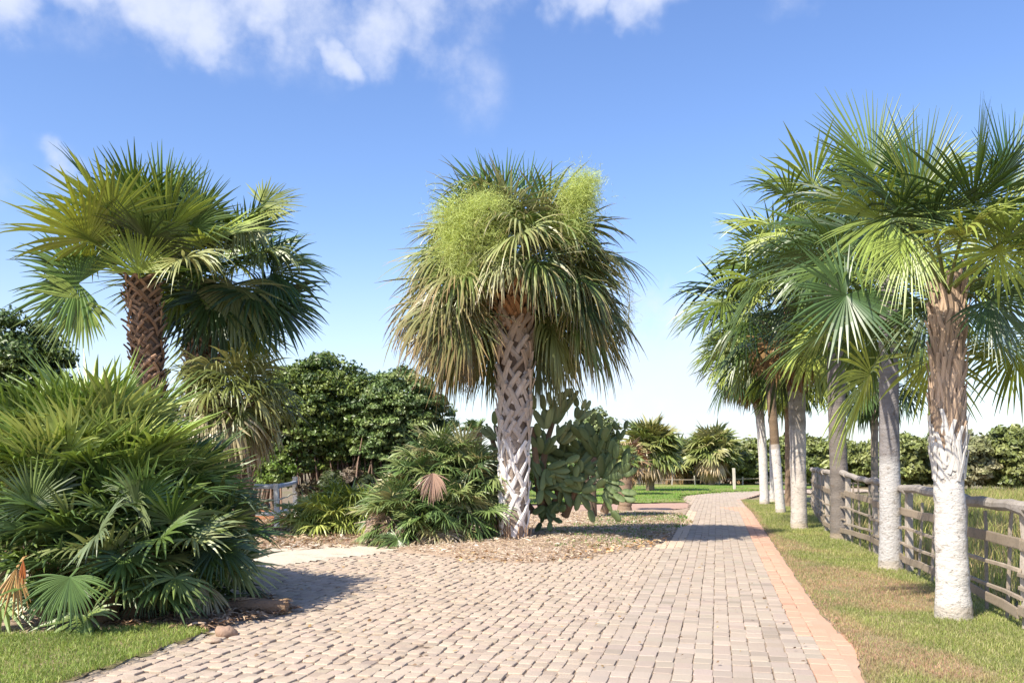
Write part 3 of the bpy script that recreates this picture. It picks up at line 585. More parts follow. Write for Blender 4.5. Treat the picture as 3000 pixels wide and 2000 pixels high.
mb.build('dry_fibres', M['litter'], root)

# left palms
def shaggy(P, r, H, z0=.3, n=7, dz=.085, cc=(.25, .155, .10), out=.07):
    mb = MB(); lattice_boots(mb, P, lambda z: r, z0, H, per=n, dz=dz, h=.13, stub=.09, wdt=.07, thk=.02, out=out, colf=lambda z, u: np.array(cc)*rnd(.6, 1.9)); return mb
D = 17.2
root = empty('palm_tree', (XP(470, D), D, 0), 'tall palm on the left with rough brown trunk rising above the thicket', 'palm tree', 'tall palms on the left')
H = ZP(820, D); P = trunk_path((0, 0, -.05), (XP(415, D)-XP(470, D), 0, H))
mb = MB(); smooth_trunk(mb, P, 0.29, .24, .2, lambda u, z: (.14, .09, .06)); mb.build('trunk', M['bark'], root, True)
random.seed(31); shaggy(P, .26, H, dz=.12).build('leaf_bases', M['boot'], root)
mb = MB(); cx = P[-1, 0]
LG = [(.10, .155, .025), (.17, .23, .035), (.25, .30, .055), (.055, .095, .025), (.29, .36, .08), (.07, .12, .03)]
crown(mb, (cx, 0, H+.05), n=14, emax=85, emin=32, Lp=1.1, Rr=1.35, bend=18, droop=.14, cols=LG, seed=43, nseg=44, costa=.12, stations=7, pr=.022)
def hero(mb, o, px, py, D0, axis, normal, Rr, C, base=None, spread=2.4, droop=.2, nseg=40, vf=.15, **k):
    h = np.array([XP(px, D0)-o[0], D0-o[1], ZP(py, D0)-o[2]]); b = np.array(base if base is not None else (0, 0, .3)); ax = nrm(axis)
    petiole(mb, b, h, nrm(h-b+UP*.3), nrm(nrm(h-b)+ax), .018, .009, np.array(C)*1.3+.02); fan(mb, h, ax, np.array(normal, float), Rr, nseg, spread, droop, vf, C, stations=7, **k)
mb0 = mb; mb = MB(); o1 = palm1.location; b1 = (-.07, 0, 3.1)
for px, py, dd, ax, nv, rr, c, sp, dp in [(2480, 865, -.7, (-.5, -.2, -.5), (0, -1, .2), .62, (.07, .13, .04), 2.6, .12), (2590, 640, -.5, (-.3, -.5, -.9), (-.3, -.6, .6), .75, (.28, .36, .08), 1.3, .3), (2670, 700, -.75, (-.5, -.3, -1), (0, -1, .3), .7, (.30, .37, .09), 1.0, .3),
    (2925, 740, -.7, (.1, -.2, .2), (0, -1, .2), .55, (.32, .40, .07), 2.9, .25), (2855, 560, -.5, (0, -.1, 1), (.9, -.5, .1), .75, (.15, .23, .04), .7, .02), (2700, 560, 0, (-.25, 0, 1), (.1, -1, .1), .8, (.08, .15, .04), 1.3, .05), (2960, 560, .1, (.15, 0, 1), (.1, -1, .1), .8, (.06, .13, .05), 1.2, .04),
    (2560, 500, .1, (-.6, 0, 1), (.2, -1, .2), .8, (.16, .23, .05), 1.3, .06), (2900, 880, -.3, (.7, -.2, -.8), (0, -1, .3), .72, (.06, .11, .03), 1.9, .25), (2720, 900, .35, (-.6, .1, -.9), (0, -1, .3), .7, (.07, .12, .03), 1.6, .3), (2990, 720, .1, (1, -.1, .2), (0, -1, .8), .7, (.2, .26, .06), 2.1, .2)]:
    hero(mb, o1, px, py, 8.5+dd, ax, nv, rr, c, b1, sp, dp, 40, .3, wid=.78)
mb.build('crown', M['frond'], palm1); mb = mb0
o = root.location; bs = (cx, 0, H)
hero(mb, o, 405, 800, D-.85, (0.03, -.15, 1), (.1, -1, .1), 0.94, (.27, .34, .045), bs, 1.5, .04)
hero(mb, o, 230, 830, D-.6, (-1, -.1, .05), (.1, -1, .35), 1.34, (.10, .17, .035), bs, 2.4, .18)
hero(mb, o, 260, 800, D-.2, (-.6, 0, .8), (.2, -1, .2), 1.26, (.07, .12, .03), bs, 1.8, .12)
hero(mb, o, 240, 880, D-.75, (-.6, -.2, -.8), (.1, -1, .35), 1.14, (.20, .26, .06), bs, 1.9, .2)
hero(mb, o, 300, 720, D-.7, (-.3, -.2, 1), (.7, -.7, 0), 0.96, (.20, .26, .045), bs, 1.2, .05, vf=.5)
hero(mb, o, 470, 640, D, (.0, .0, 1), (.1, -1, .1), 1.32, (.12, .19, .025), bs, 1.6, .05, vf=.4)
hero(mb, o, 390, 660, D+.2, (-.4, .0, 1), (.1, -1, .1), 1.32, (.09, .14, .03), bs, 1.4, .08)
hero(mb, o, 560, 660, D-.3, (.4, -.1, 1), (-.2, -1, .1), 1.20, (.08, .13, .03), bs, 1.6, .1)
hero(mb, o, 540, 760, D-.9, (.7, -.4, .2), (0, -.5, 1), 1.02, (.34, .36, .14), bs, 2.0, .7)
mb.build('crown', M['frond'], root)
D = 19.4
root = empty('palm_tree', (XP(590, D), D, 0), 'second tall palm on the left, its drooping crown hanging right of the rough trunk', 'palm tree', 'tall palms on the left')
H = ZP(830, D); P = trunk_path((0, 0, -.05), (.05, 0, H))
mb = MB(); smooth_trunk(mb, P, .36, .28, .2, lambda u, z: (.22, .15, .11)); mb.build('trunk', M['bark'], root, True)
random.seed(32); shaggy(P, .33, H*.98, dz=.11, cc=(.24, .17, .125)).build('leaf_bases', M['boot'], root)
mb = MB(); crown(mb, (.45, 0, H+.1), n=24, emax=80, emin=-55, Lp=1.0, Rr=1.35, bend=20, droop=.25, cols=LG, seed=35, nseg=44, costa=.15, stations=7, pr=.022)
o = root.location; bs = (.2, 0, H)
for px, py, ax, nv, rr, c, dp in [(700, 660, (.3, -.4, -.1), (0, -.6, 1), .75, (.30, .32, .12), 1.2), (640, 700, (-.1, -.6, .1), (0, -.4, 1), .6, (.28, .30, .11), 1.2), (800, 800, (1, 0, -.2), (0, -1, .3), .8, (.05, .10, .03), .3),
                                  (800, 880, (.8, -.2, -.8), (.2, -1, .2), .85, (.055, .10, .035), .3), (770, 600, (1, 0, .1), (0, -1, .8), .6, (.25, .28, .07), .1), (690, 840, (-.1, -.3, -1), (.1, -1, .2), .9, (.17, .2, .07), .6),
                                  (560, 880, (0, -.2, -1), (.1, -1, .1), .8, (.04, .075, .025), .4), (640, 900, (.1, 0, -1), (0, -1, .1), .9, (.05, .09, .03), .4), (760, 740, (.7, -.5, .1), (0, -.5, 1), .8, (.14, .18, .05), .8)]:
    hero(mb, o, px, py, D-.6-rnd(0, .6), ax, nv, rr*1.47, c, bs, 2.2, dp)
mb.build('crown', M['frond'], root)
# shaggy short palm
D = 17.5
root = empty('palm_tree', (XP(705, D), D, 0), 'short shaggy palm with grey dead skirt beside the white rail fence', 'palm tree', 'tall palms on the left')
H = ZP(1180, D); P = trunk_path((0, 0, -.05), (-.15, 0, H))
mb = MB(); smooth_trunk(mb, P, .24, .2, .2, lambda u, z: (.2, .14, .10)); mb.build('trunk', M['bark'], root, True)
random.seed(36); shaggy(P, .23, H, z0=0., cc=(.26, .19, .14), out=.12).build('leaf_bases', M['boot'], root)
mb = MB(); crown(mb, (-.15, 0, H+.1), n=30, emax=80, emin=-20, Lp=.55, Rr=.8, bend=35, droop=.8, cols=[(.22, .24, .07), (.28, .28, .10), (.17, .2, .05)], seed=37, nseg=34); mb.build('crown', M['frond'], root)
mb = MB(); crown(mb, (-.15, 0, H), n=30, emax=-25, emin=-70, Lp=.5, Rr=.85, bend=20, droop=1.5, cols=[(.34, .29, .16), (.28, .24, .10), (.36, .28, .19)], seed=38, nseg=34); tag(mb.build('dead_fronds', M['frond'], root), 'greyish tan dead frond skirt')

# ------------------------------------------------------------------ palmetto thickets
def palmetto(x, y, z, heads, label, group=None, seed=1, name='fan_palm', cols=LG, n=22, Lp=.75, Rr=.5, droop=.25, nseg=32, emin=-12, heroes=(), stemc=(.2, .13, .08), spread=2.2, **kw):
    root = empty(name, (x, y, z), label, 'fan palm', group); random.seed(seed); mb = MB(); ms = MB()
    for k, (hx, hy, hz) in enumerate(heads):
        tube(ms, [(hx*.4, hy*.4, -.08), (hx*.8, hy*.8, hz*.6), (hx, hy, hz+.05)], [.11, .10, .08], 7, stemc)
        crown(mb, (hx, hy, hz), n=n, emax=86, emin=emin, Lp=Lp, Rr=Rr, bend=22, droop=droop, cols=cols, seed=seed*13+k, nseg=nseg, spread=spread, costa=.05, stations=5, pr=.012, brad=.05, **kw)
    for h in heroes: hero(mb, (x, y, z), *h)
    ms.build('stem', M['bark'], root, True); mb.build('foliage', M['frond'], root); return root
thick = 'fan palms of the thicket on the left'
TG = [(.07, .12, .03), (.11, .17, .04), (.17, .23, .06), (.05, .085, .028), (.28, .32, .12)]
TY = [(.23, .31, .07), (.29, .37, .095), (.17, .25, .055), (.37, .42, .14)]
palmetto(-4.55, 9.3, 0, [(-.3, 0, 1.2), (.15, .2, 1.45), (.1, -.2, 1.0), (.5, 0, 1.05)], 'tallest yellow green fan palm at the left edge of the thicket', thick, 41, cols=TY, n=20, Lp=.66, Rr=.7, emin=38, droop=.1)
palmetto(-4.3, 8.45, 0, [(-.2, 0, .45), (.35, 0, .5), (0, .2, .8)], 'dark fan palm with an orange dead leaf at the front left of the thicket', thick, 42, cols=TG, Lp=.55, Rr=.46, n=17, nseg=26, heroes=[
    (95, 1480, 8.0, (-.1, -.2, 1), (.4, -1, .3), .42, (.16, .21, .06), (0, 0, .5), 2.0, .1),
    (50, 1660, 7.6, (-.05, -.1, -1), (.1, -1, .1), .46, (.50, .30, .12), (-.1, 0, .5), .5, .1, 9)])
root = scene.objects['fan_palm.001']; mb = MB(); h_ = np.array([XP(68, 7.55), 7.55, ZP(1640, 7.55)])-np.array(root.location); fan(mb, h_, (.05, -.1, -1), (.1, -1, .1), .2, 5, .22, .0, .3, (.42, .13, .03), wid=2.); tag(mb.build('dead_leaf', M['frond'], root), 'orange dead leaf')
palmetto(-3.75, 8.25, 0, [(0, 0, .35), (.3, .2, .6), (-.3, .2, .55)], 'dark fan palm with a wide drooping fan just behind the lawn strip', thick, 43, cols=TG, Lp=.5, Rr=.46, n=17, nseg=26, heroes=[
    (205, 1690, 7.4, (0, -.25, -1), (0, -1, .25), .42, (.11, .18, .05), (0, 0, .4), 1.75, .25), (290, 1560, 7.6, (.3, -.5, .1), (0, -1, .5), .42, (.14, .18, .08), (0, 0, .6), 2.7, .35)])
palmetto(-3.65, 8.75, 0, [(0, 0, .4), (-.3, .1, .8), (.2, .3, .65), (0, .1, .9)], 'bushy fan palm in the middle of the thicket with a pale open fan', thick, 44, cols=TG, Lp=.5, Rr=.46, n=17, nseg=26, heroes=[
    (400, 1480, 8.2, (.2, -.4, .5), (0, -.9, .6), .42, (.16, .20, .08), (-.2, 0, .7), 2.2, .3), (430, 1690, 8.3, (.1, -.2, -1), (0, -1, .2), .42, (.07, .12, .05), (0, 0, .5), 1.6, .15)])
palmetto(-3.4, 9.1, 0, [(0, 0, .3), (-.2, .2, .6), (.15, .1, .55)], 'spiky fan palm at the right end of the thicket over the paving', thick, 45, cols=TG, Lp=.42, Rr=.48, n=19, nseg=28, emin=-15, heroes=[
    (640, 1600, 8.7, (.8, -.3, -.3), (0, -.6, 1), .5, (.05, .09, .03), (0, 0, .4), 2.3, .3), (600, 1710, 8.6, (.2, -.2, -1), (0, -1, .2), .42, (.34, .30, .17), (0, 0, .35), .9, .2, 16)])
palmetto(-4.1, 9.9, 0, [(0, 0, .9), (.35, .1, .9), (-.3, 0, 1.1)], 'pale green fan palm standing at the foot of the tall palm', thick, 46, cols=TY+TG[:2], Lp=.6, Rr=.6, n=20, emin=15, droop=.15)
palmetto(-4.5, 11.0, 0, [(0, 0, .8), (-.35, .1, 1.1), (.3, 0, .6)], 'light silvery green fan palm behind the right part of the thicket', thick, 47, cols=[(.30, .35, .16), (.24, .29, .11), (.36, .38, .22)], Lp=.5, Rr=.5, n=22, droop=.5)
palmetto(-5.6, 9.4, 0, [(0, 0, .8), (.4, 0, 1.1)], 'fan palm cut off by the left edge of the picture', thick, 48, cols=TY, Lp=.7, Rr=.65, n=20, emin=35, droop=.12)

# island palmettos
D = 16.2
palmetto(XP(1290, D), D, .1, [(-.55, -.2, .35), (.1, -.3, .5), (.5, -.1, .4), (-.3, .1, .9), (.3, .2, 1.15), (-.1, .3, 1.3), (.65, .2, .95), (-.75, .1, .35)], 'broad spiky fan palm with a brown dead frond left of the central palm', None, 51, name='fan_palm', cols=[(.13, .20, .06), (.17, .24, .075), (.23, .28, .10), (.10, .16, .055), (.36, .34, .16)], Lp=.5, Rr=.50, n=26, nseg=28, droop=.3, emin=-25, heroes=[])
bush = bpy.context.scene.objects['fan_palm.008']
mb = MB(); fan(mb, (XP(1285, D)-bush.location.x+.0, -1.15, ZP(1385, D-1)-.1), (0, -.15, -1), (0, -1, .1), .5, 34, 1.2, .6, .6, (.40, .26, .19), stations=6); fan(mb, (XP(1285, D)-bush.location.x, -1.1, ZP(1385, D-1)-.1), (0, .1, -1), (0, -1, .1), .45, 24, 1.0, .8, .4, (.32, .2, .14), stations=6)
tag(mb.build('dead_frond', M['frond'], bush), 'brown dead frond hanging down')
mb = MB(); crown(mb, (-.75, -.1, .35), n=10, emax=10, emin=-25, Lp=.2, Rr=.4, bend=20, droop=.9, cols=[(.42, .31, .24), (.36, .25, .17)], seed=5, nseg=28, sector=(R(150), R(120))); crown(mb, (0.1, -.2, .2), n=12, emax=-5, emin=-30, Lp=.45, Rr=.42, bend=15, droop=.9, cols=[(.38, .30, .2), (.32, .3, .14)], seed=6, nseg=26, sector=(R(190), R(160)))
tag(mb.build('dead_fronds', M['frond'], bush), 'straw brown dead fronds at the foot')
D = 18.6
palmetto(XP(995, D), D, 0, [(-.6, 0, .1), (-.2, -.2, .15), (.2, .1, .25), (.6, 0, .2), (0, .3, .4)], 'low yellow green fan palm bush between the white fence and the big fan palm', None, 52, cols=[(.30, .36, .07), (.36, .40, .10), (.24, .30, .06)], Lp=.5, Rr=.48, n=22, nseg=24, droop=.5, emin=5)
# ------------------------------------------------------------------ cactus
def pad(mb, b, d, nv, l, w_, t=.022, C=(.12, .18, .09)):
    d = nrm(d); nv = np.asarray(nv, float); nv = nrm(nv-d*np.dot(nv, d)); s = np.cross(d, nv); k, m = 10, 10
    u = np.linspace(0.0, 1, k); pr = np.sqrt(np.clip(1-np.abs(2*u**.85-1)**2.6, 0, 1)); pr[0] = .34; pr[-1] = .03; th = np.arange(m)*2*math.pi/m; bendv = rnd(-.1, .1)
    V = np.array([b+d*l*a+nv*bendv*l*a*a+s*(w_/2*p*math.cos(q))+nv*(t*(.5+.5*p)*math.sin(q)*min(1, p*2)) for a, p in zip(u, pr) for q in th])
    i = np.arange(k-1)[:, None]*m; j = np.arange(m)[None]; j2 = (j+1) % m; Q = np.stack([i+j, i+j2, i+m+j2, i+m+j], -1).reshape(-1, 4)
    mb.add(V, Q, None, np.array(C)*rnd(.8, 1.25)); return b+d*l*.96+nv*bendv*l
D = 17.0; cx = XP(1610, D); root = empty('cactus', (cx, D, .15), 'large prickly pear cactus with long flat pads behind the central palm trunk', 'cactus')
def cp(px, py, dy=0): return np.array([XP(px, D+dy)-cx, dy, ZP(py, D+dy)-.15])
random.seed(61)
ms = MB()
stems = [[(1600, 1520, 0), (1585, 1400, .0), (1600, 1300, .1), (1625, 1220, .1)], [(1610, 1520, 0), (1640, 1430, -.1), (1700, 1400, -.2), (1745, 1340, -.3)], [(1655, 1510, 0), (1690, 1430, -.3), (1780, 1420, -.5)], [(1590, 1510, 0), (1570, 1350, -.3), (1560, 1250, -.2)], [(1770, 1500, -.5), (1790, 1440, -.55), (1790, 1395, -.5)], [(1560, 1500, 0), (1470, 1380, .2), (1440, 1280, .3)]]
for s in stems: tube(ms, [cp(*q) for q in s], np.linspace(.085, .045, len(s)), 8, (.26, .17, .11))
ms.build('stem', M['bark'], root, True)
# each rosette: x, y, depth, angles range (deg, 90=up), count, length, width, colour
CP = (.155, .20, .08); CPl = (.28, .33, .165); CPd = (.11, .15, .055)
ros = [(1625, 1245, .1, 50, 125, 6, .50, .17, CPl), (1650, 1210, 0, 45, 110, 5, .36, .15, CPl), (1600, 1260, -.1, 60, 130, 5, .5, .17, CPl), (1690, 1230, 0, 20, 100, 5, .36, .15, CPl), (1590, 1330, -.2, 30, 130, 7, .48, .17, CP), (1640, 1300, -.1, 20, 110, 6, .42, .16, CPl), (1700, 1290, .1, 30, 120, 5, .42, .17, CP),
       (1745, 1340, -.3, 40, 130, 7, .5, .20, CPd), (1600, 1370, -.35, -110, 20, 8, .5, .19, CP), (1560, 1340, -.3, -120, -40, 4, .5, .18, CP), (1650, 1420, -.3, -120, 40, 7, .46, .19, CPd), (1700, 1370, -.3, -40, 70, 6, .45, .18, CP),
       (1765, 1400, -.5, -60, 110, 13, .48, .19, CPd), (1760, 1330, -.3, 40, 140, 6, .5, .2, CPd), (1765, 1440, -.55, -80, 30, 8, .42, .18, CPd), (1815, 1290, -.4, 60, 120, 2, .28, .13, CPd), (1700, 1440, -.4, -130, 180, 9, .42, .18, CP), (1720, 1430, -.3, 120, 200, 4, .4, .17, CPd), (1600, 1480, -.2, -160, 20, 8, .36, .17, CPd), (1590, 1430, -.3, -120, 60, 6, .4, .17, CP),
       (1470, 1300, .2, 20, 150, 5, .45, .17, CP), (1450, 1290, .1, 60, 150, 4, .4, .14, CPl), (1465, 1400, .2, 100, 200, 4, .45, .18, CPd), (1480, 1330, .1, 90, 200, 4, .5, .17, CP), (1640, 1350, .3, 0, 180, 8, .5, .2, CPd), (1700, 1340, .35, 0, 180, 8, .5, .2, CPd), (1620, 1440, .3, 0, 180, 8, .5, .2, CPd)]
pads = []
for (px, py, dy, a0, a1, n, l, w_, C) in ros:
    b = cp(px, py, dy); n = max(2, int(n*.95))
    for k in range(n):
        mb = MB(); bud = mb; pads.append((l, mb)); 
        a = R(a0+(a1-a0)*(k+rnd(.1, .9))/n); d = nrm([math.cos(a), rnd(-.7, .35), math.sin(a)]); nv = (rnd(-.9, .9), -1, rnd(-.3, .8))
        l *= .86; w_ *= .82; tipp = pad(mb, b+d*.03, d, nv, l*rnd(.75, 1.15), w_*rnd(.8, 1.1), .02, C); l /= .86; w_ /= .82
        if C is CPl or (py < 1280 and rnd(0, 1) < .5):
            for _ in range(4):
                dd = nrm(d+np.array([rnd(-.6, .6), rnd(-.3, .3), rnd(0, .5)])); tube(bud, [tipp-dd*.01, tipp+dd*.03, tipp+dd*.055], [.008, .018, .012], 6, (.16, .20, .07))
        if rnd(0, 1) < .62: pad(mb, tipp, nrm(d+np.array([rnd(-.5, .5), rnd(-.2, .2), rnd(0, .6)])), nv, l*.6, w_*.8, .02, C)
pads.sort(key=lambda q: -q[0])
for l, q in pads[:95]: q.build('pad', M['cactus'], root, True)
mb = MB()
for l, q in pads[95:]:
    k0 = mb.n; mb.v += q.v; mb.c += q.c; mb.q += [a+k0 for a in q.q]; mb.t += [a+k0 for a in q.t]; mb.n += q.n
mb.build('pads', M['cactus'], root, True)['kind'] = 'stuff'

# ------------------------------------------------------------------ broadleaf trees and bushes
LFG = [(.055, .10, .018), (.08, .13, .025), (.11, .16, .035), (.045, .08, .018)]
def tree(name, x, y, c, rad, nb, nl, ls, cols, label, cat='tree', group=None, seed=1, roots=0, rb=.28, cut=-.6, trunks=3, rootc=(.24, .16, .12)):
    root = empty(name, (x, y, 0), label, cat, group); random.seed(seed); ms = MB()
    for k in range(trunks):
        a = rnd(0, 6.28); ex = np.array([math.cos(a)*rad[0]*.55, math.sin(a)*rad[1]*.5, c[2]+rad[2]*.2]); tube(ms, [(rnd(-.15, .15), rnd(-.15, .15), -.1), ex*np.array([.3, .3, .45]), ex*np.array([.7, .7, .8]), ex], [.14*c[2]/3, .11*c[2]/3, .07, .03], 7, (.15, .11, .08))
    for k in range(roots):
        xx = rnd(-.9, .9)*rad[0]; yy = -rnd(.0, .75)*rad[1]; h = c[2]-rnd(.0, .5); tube(ms, [(xx*1.05, yy, -.1), (xx+rnd(-.15, .15), yy, h*.35), (xx*.9+rnd(-.2, .2), yy*.9, h*.7), (xx*.8, yy*.8, h)], [rnd(.02, .05), .03, .02, .015], 5, np.array(rootc)*rnd(.5, 1.6))
    ms.build('trunk', M['bark'], root, True)
    mb = MB(); leafball(mb, c, rad, nb, nl, ls, cols, rb, cut, seed); mb.build('crown', M['leaf'], root); return root
def treepx(px, D, topy, boty, wpx, *a, **k):
    zt, zb = ZP(topy, D), max(ZP(boty, D), -.1); rz = (zt-zb)/2; rx = wpx/2*D/F
    return tree('tree' if k.get('cat', 'tree') == 'tree' else k['cat'].replace(' ', '_'), XP(px, D), D, (0, 0, (zt+zb)/2), (rx, rx*.9, rz), *a, **k)
treepx(930, 27, 1030, 1450, 430, 560, 46000, .065, [(.10, .155, .03), (.14, .19, .04), (.19, .24, .055), (.065, .105, .022)], 'large round topped dark green tree with hanging brown roots behind the white fence', seed=71, roots=70, rb=.11, cut=-.8)
treepx(1165, 26.5, 1065, 1440, 350, 400, 44000, .055, [(.11, .17, .05), (.16, .23, .065), (.24, .30, .10), (.08, .13, .04)], 'smaller glossy leaved tree sloping down behind the big fan palm', seed=72, roots=30, rb=.12, cut=-.85)
treepx(800, 24.5, 1330, 1460, 130, 30, 6000, .06, [(.14, .22, .035), (.18, .25, .05)], 'low bright green bush under the round tree behind the rail fence', seed=73, cat='bush', rb=.3, trunks=1)
treepx(40, 22, 930, 1420, 400, 90, 24000, .065, [(.06, .10, .022), (.09, .14, .03), (.13, .18, .04)], 'dark leafy tree at the left edge behind the thicket', seed=74, rb=.24)
treepx(1735, 24, 1205, 1400, 170, 50, 12000, .05, [(.15, .20, .07), (.20, .24, .10), (.11, .15, .05)], 'feathery grey green tree rising behind the cactus', seed=75, rb=.28)
treepx(1010, 25, 1380, 1530, 260, 40, 7000, .07, [(.10, .085, .05), (.16, .12, .08), (.07, .09, .03)], 'brownish dry shrub beneath the round tree', seed=76, cat='shrub', rb=.3, trunks=1)
# red-brown and far palms
def farpalm(px, D, topy, baset, wpx, label, seed, cols, oldc=None, n=34, group='palms on the far side of the lawn', dead=0, nseg=20, name='palm_tree', Lpk=.5):
    zt = ZP(topy, D); rad = wpx/2*D/F; H = max(zt-rad*.95, .3); root = empty(name, (XP(px, D), D, -.05), label, 'palm tree', group)
    ms = MB(); random.seed(seed); P = trunk_path((0, 0, -.05), (0, 0, H)); smooth_trunk(ms, P, .22, .2, .2, lambda u, z: (.28, .2, .14), .05, 10); ms.build('trunk', M['bark'], root, True)
    mb = MB(); crown(mb, (0, 0, H), n=int(n*1.3), emax=88, emin=-15, Lp=rad*Lpk, Rr=rad*.62, bend=18, droop=.3, cols=cols, seed=seed, nseg=nseg, stations=5, wid=1.3, pr=.03); mb.build('crown', M['frond'], root)
    if dead:
        mb = MB(); crown(mb, (0, 0, H-.1), n=dead, emax=-20, emin=-75, Lp=rad*.45, Rr=rad*.6, bend=25, droop=1.2, cols=oldc, seed=seed+1, nseg=nseg, stations=5, wid=1.2); mb.build('dead_fronds', M['frond'], root)
    return root
FG = [(.21, .25, .07), (.29, .31, .10), (.36, .34, .15), (.14, .18, .045)]
FT = [(.36, .24, .12), (.42, .31, .18), (.30, .19, .10)]
farpalm(1905, 48, 1222, 1420, 190, 'rounded palm with tan dead fronds at the near edge of the far lawn', 81, FG+[(.26, .25, .08)], FT, 44, dead=26)
farpalm(1835, 42, 1290, 1420, 130, 'squat palm of rusty curling dead fronds beside the rounded palm', 82, FT+[(.4, .22, .12)], FT, 24, dead=20)
farpalm(2085, 60, 1243, 1425, 165, 'wide green palm behind the low rails across the lawn', 83, FG, FT, 44, dead=20)
farpalm(1985, 62, 1278, 1425, 150, 'small dull palm between the rounded palm and the wide green palm', 84, FG, FT, 30, dead=14)
farpalm(2028, 66, 1285, 1425, 150, 'shaded palm tucked just left of the wide green palm', 85, FG, FT, 30, dead=14)
farpalm(2160, 66, 1285, 1425, 150, 'low palm behind the pale gate post', 86, FG, FT, 30, dead=14)
farpalm(1395, 30, 1222, 1400, 80, 'slender young palm showing above the big fan palm', 87, [(.17, .25, .08), (.14, .2, .06)], None, 16, group=None)
farpalm(1830, 28, 1300, 1420, 90, 'small yellow green palm just behind the right of the cactus', 88, [(.2, .27, .07), (.26, .3, .1)], FT, 16, dead=8, group=None)
treeg = 'bushes along the far horizon'
B = [(2210, 62, 1290, 130, 'far rounded bush left of the pale palm trunks'), (2320, 60, 1268, 110, 'far bush seen between the pale and the stout palm trunks'), (2400, 58, 1280, 110, 'far bush right of the stout white trunk'), (2480, 62, 1296, 110, 'far low bush behind the dark grey trunk'), (2545, 58, 1296, 120, 'far bush behind the thin grey palm beyond the fence'),
     (2640, 52, 1272, 130, 'far dark green bush right of the ringed grey trunk'), (2700, 54, 1275, 110, 'far green bush left of the nearest palm trunk'), (2835, 50, 1262, 120, 'far grey green bush right of the nearest palm trunk'), (2900, 52, 1270, 130, 'far grey green bush above the log rail'), (2960, 50, 1248, 120, 'far tallest palm-like bush near the right edge'), (3060, 50, 1250, 140, 'far bush cut by the right edge of the picture'),
     (2590, 66, 1290, 110, 'far pale bush left of the ringed grey trunk'), (2270, 66, 1300, 100, 'far bush behind the slim palm')]
for k, (px, DD, ty, wp, lab) in enumerate(B):
    cols = [[(.18, .21, .06), (.23, .25, .08), (.13, .16, .045)], [(.26, .26, .13), (.31, .29, .16), (.2, .21, .09)]][k in (7, 8)]
    treepx(px, DD, ty+4, 1450, wp*1.35, 44, 6500, .15, cols, lab, cat='bush', group=treeg, seed=90+k, rb=.3, trunks=2, cut=-1.1)
for k, (px, DD, ty, wp, lab) in enumerate([(760, 31, 1270, 340, 'dark bush behind the left side of the round tree'), (1080, 31, 1270, 360, 'dark bush between the two round trees'), (620, 32, 1290, 260, 'bush behind the shaggy short palm'), (1450, 34, 1330, 300, 'dark bush far behind the central palm trunk'), (1620, 40, 1320, 260, 'far bush behind the cactus'), (1760, 62, 1340, 240, 'distant low bush between the cactus and the rounded palm')]):  # first two added as dark backing for the shade under the round trees
    treepx(px, DD, ty, 1440, wp, 34, 6000, .09, LFG, lab, cat='bush', seed=120+k, rb=.3, trunks=1, cut=-.9)

# ------------------------------------------------------------------ fences
WC = (.38, .31, .24)
root = empty('rail_fence', (0, 0, 0), 'long weathered grey post and rail fence behind the row of palms', 'fence'); random.seed(77)
root.location = (fence_pts[0][0], fence_pts[0][1], 0); o = np.array([fence_pts[0][0], fence_pts[0][1], 0]); fp = np.array(fence_pts)
def hf(y): return np.interp(y, [3, 8, 12, 17, 19, 32], [1.1, 1.1, 1.15, 1.28, 1.3, 1.3])
dens = []
for a, b in zip(fp[:-1], fp[1:]):
    dens.append((a, b))
for i, p in enumerate(fp):
    mb = MB(); h = hf(p[1]); beam(mb, p-o+(.07, 0, -.1), p-o+(.07+rnd(-.03, .03), rnd(-.03, .03), h+rnd(-.06, .0)), .085, .085, np.array((.44, .38, .32))*rnd(.85, 1.1)); mb.build('post', M['wood'], root)
for i, (a, b) in enumerate(dens):
    ha, hb_ = hf(a[1]), hf(b[1])
    mb = MB(); A = a-o+(0, 0, ha); Bp = b-o+(0, 0, hb_); t = np.linspace(-.06, 1.03, 7)[:, None]; Pn = A+(Bp-A)*t+rng.normal(0, .012, (7, 3)); tube(mb, Pn, np.array([.056, .052, .05, .054, .05, .048, .046])*rnd(.95, 1.15), 9, np.array((.36, .32, .29))*rnd(.85, 1.15)); mb.build('rail', M['wood'], root)
    for kk, (fr_, wz, wx) in enumerate([(.70, .10, .028), (.50, .035, .03), (.31, .035, .03), (.18, .09, .022)]):
        mb = MB(); off = np.array([-.02 if kk % 2 else .0, 0, 0]); beam(mb, a-o+off+(0, 0, ha*fr_+rnd(-.05, .05)), b-o+off+(0, 0, hb_*fr_+rnd(-.05, .05)), wx, wz, np.array(WC if kk in (1, 2) else (.30, .24, .18))*rnd(.85, 1.15)); mb.build('rail', M['wood'], root)
    for q in (.22, .5, .78):
        p = a+(b-a)*(q+rnd(-.06, .06)); mb = MB(); h = hf(p[1]); beam(mb, p-o+(.045, 0, -.05), p-o+(.045+rnd(-.06, .06), rnd(-.06, .06), h*rnd(.72, .98)), .028, .025, np.array(WC)*rnd(.7, 1.2)); mb.build('stake', M['wood'], root)
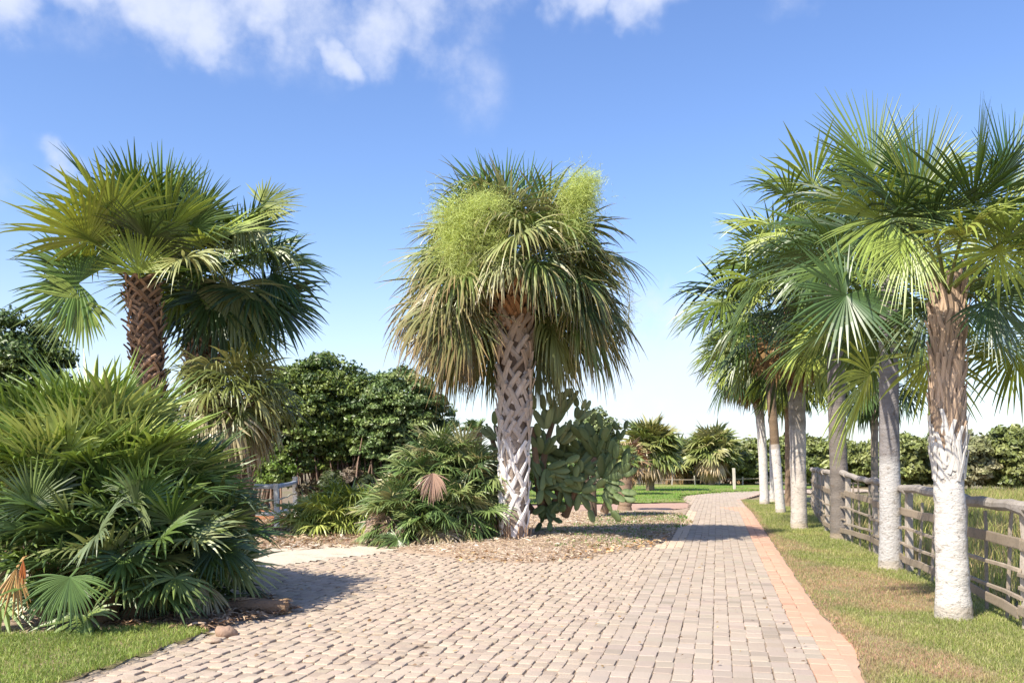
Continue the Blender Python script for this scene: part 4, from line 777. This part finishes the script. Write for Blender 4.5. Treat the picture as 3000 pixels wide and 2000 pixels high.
# left broken rail fence
p1, p2, p3 = np.array([*G(812, 1552), 0.]), np.array([*G(867, 1514), 0.]), np.array([-10.5, 20.5, 0]); root = empty('rail_fence', p1, 'short broken white rail fence beside the shaggy palm', 'fence')
for p, h, wd in ((p1, 1.04, .10), (p2, 1.12, .13), (p3, 1.1, .1), (np.array([*G(1015, 1500), 0.]), .9, .08)):
    mb = MB(); beam(mb, p-p1+(0, 0, -.1), p-p1+(-.03, 0, h), wd, wd, (.85, .83, .78)); mb.build('post', M['paint'], root)
for h, r, c in ((.96, .055, (.46, .50, .56)), (.36, .05, (.86, .86, .86)), (.66, .02, (.5, .48, .35))):
    for a, b in ((p3, p1), (p1, p2), (p2, np.array([*G(1015, 1500), 0.]))):
        if b is not p2 and b is not p1 and h < .5: continue
        if a is p2 and h > .9: continue
        mb = MB(); t = np.linspace(0, 1, 7)[:, None]; Pn = (a-p1)+(b-a)*t+np.array([0, 0, h])+rng.normal(0, .008, (7, 3)); tube(mb, Pn, r, 8, c); mb.build('rail', M['paint'], root)
# post leaning by the big fan palm, gate post, low rails across the lawn
mb = MB(); p = np.array([*G(1116, 1480), 0.]); beam(mb, (0, 0, -.1), (.14, 0, 1.5), .08, .08, (.74, .73, .72)); tag(mb.build('post', M['paint'], loc=None), 'white leaning post left of the big spiky fan palm', 'post').location = p
mb = MB(); p = np.array([*G(2152, 1432), 0.]); beam(mb, (0, 0, -.1), (-.05, 0, 1.2), .15, .15, (.55, .50, .42)); tag(mb.build('gate_post', M['paint']), 'pale square gate post where the road bends away', 'post').location = p
root = empty('rail_fence', (4, 60, 0), 'low distant rail fence running across behind the far lawn', 'fence')
for k in range(11):
    mb = MB(); xx = 6+k*1.6; beam(mb, (xx-4, 0, -.1), (xx-4+rnd(-.1, .1), 0, rnd(.5, 1.0)), .09, .09, np.array((.45, .40, .34))*rnd(.8, 1.1)); mb.build('post', M['wood'], root)
for h in (.4,):
    mb = MB(); tube(mb, [(1.5, 0, h), (8, 0, h-.05), (13, 0, h+.04), (18.5, 0, h)], .035, 6, (.34, .28, .22)); mb.build('rail', M['wood'], root)

# ------------------------------------------------------------------ log, rocks, clay heap
def lump(name, loc, r, C, label, cat, seed, m='stone', sq=(1, 1, .7), lum=.16):
    g = np.random.default_rng(seed); n, k = 16, 10; th = np.arange(n)*2*math.pi/n; ph = np.linspace(-1.57, 1.57, k); ks = g.normal(0, 1, (6, 3))*2.2; am = g.uniform(0, 6.28, 6)
    V = np.array([(math.cos(p)*math.cos(t), math.cos(p)*math.sin(t), math.sin(p)) for p in ph for t in th]); V *= (1+lum*np.sin(V@ks.T+am).sum(1)/2.2)[:, None]; V *= np.array(sq)*r; V[:, 2] += r*sq[2]*.6
    i = np.arange(k-1)[:, None]*n; j = np.arange(n)[None]; j2 = (j+1) % n; mb = MB(); mb.add(V, np.stack([i+j, i+j2, i+n+j2, i+n+j], -1).reshape(-1, 4), None, C); o = mb.build(name, M[m], smooth=True); o.location = loc; return tag(o, label, cat)
a = G(660, 1862); lump('rock', (a[0], a[1], -.01), .085, (.36, .24, .17), 'pinkish brown rock at the tip of the grass strip', 'rock', 3)
a = G(622, 1880); lump('rock', (a[0], a[1], -.01), .06, (.46, .34, .25), 'small pale flat rock touching the pinkish brown rock', 'rock', 4, sq=(1.4, 1, .45))
mb = MB(); a = np.array([*G(770, 1800), .0]); random.seed(4)
tube(mb, [(-.35, .08, .06), (-.1, .03, .08), (.12, 0, .085), (.24, -.01, .09)], [.07, .075, .07, .062], 12, (.26, .17, .11))
for k in range(90):
    t = rnd(-.33, .2); q = rnd(0, 6.28); rr = .072; c_ = np.array((t, .03-t*.1+rr*math.cos(q), .08+rr*math.sin(q))); tube(mb, [c_, c_+(.05, 0, .004), c_+(.1, rnd(-.015, .015), rnd(-.01, .015))], [.007, .006, .002], 4, np.array((.34, .23, .14))*rnd(.6, 1.5))
o_ = mb.build('fallen_log', M['bark']); o_.location = a; tag(o_, 'short fallen palm log poking out from the thicket onto the paving', 'log')
a = np.array([-6.6, 23.5, -.05]); lump('clay_heap', a, .36, (.34, .15, .08), 'orange clay heap seen through the white rail fence', 'heap', 8, 'clay', (1.8, .8, .5))
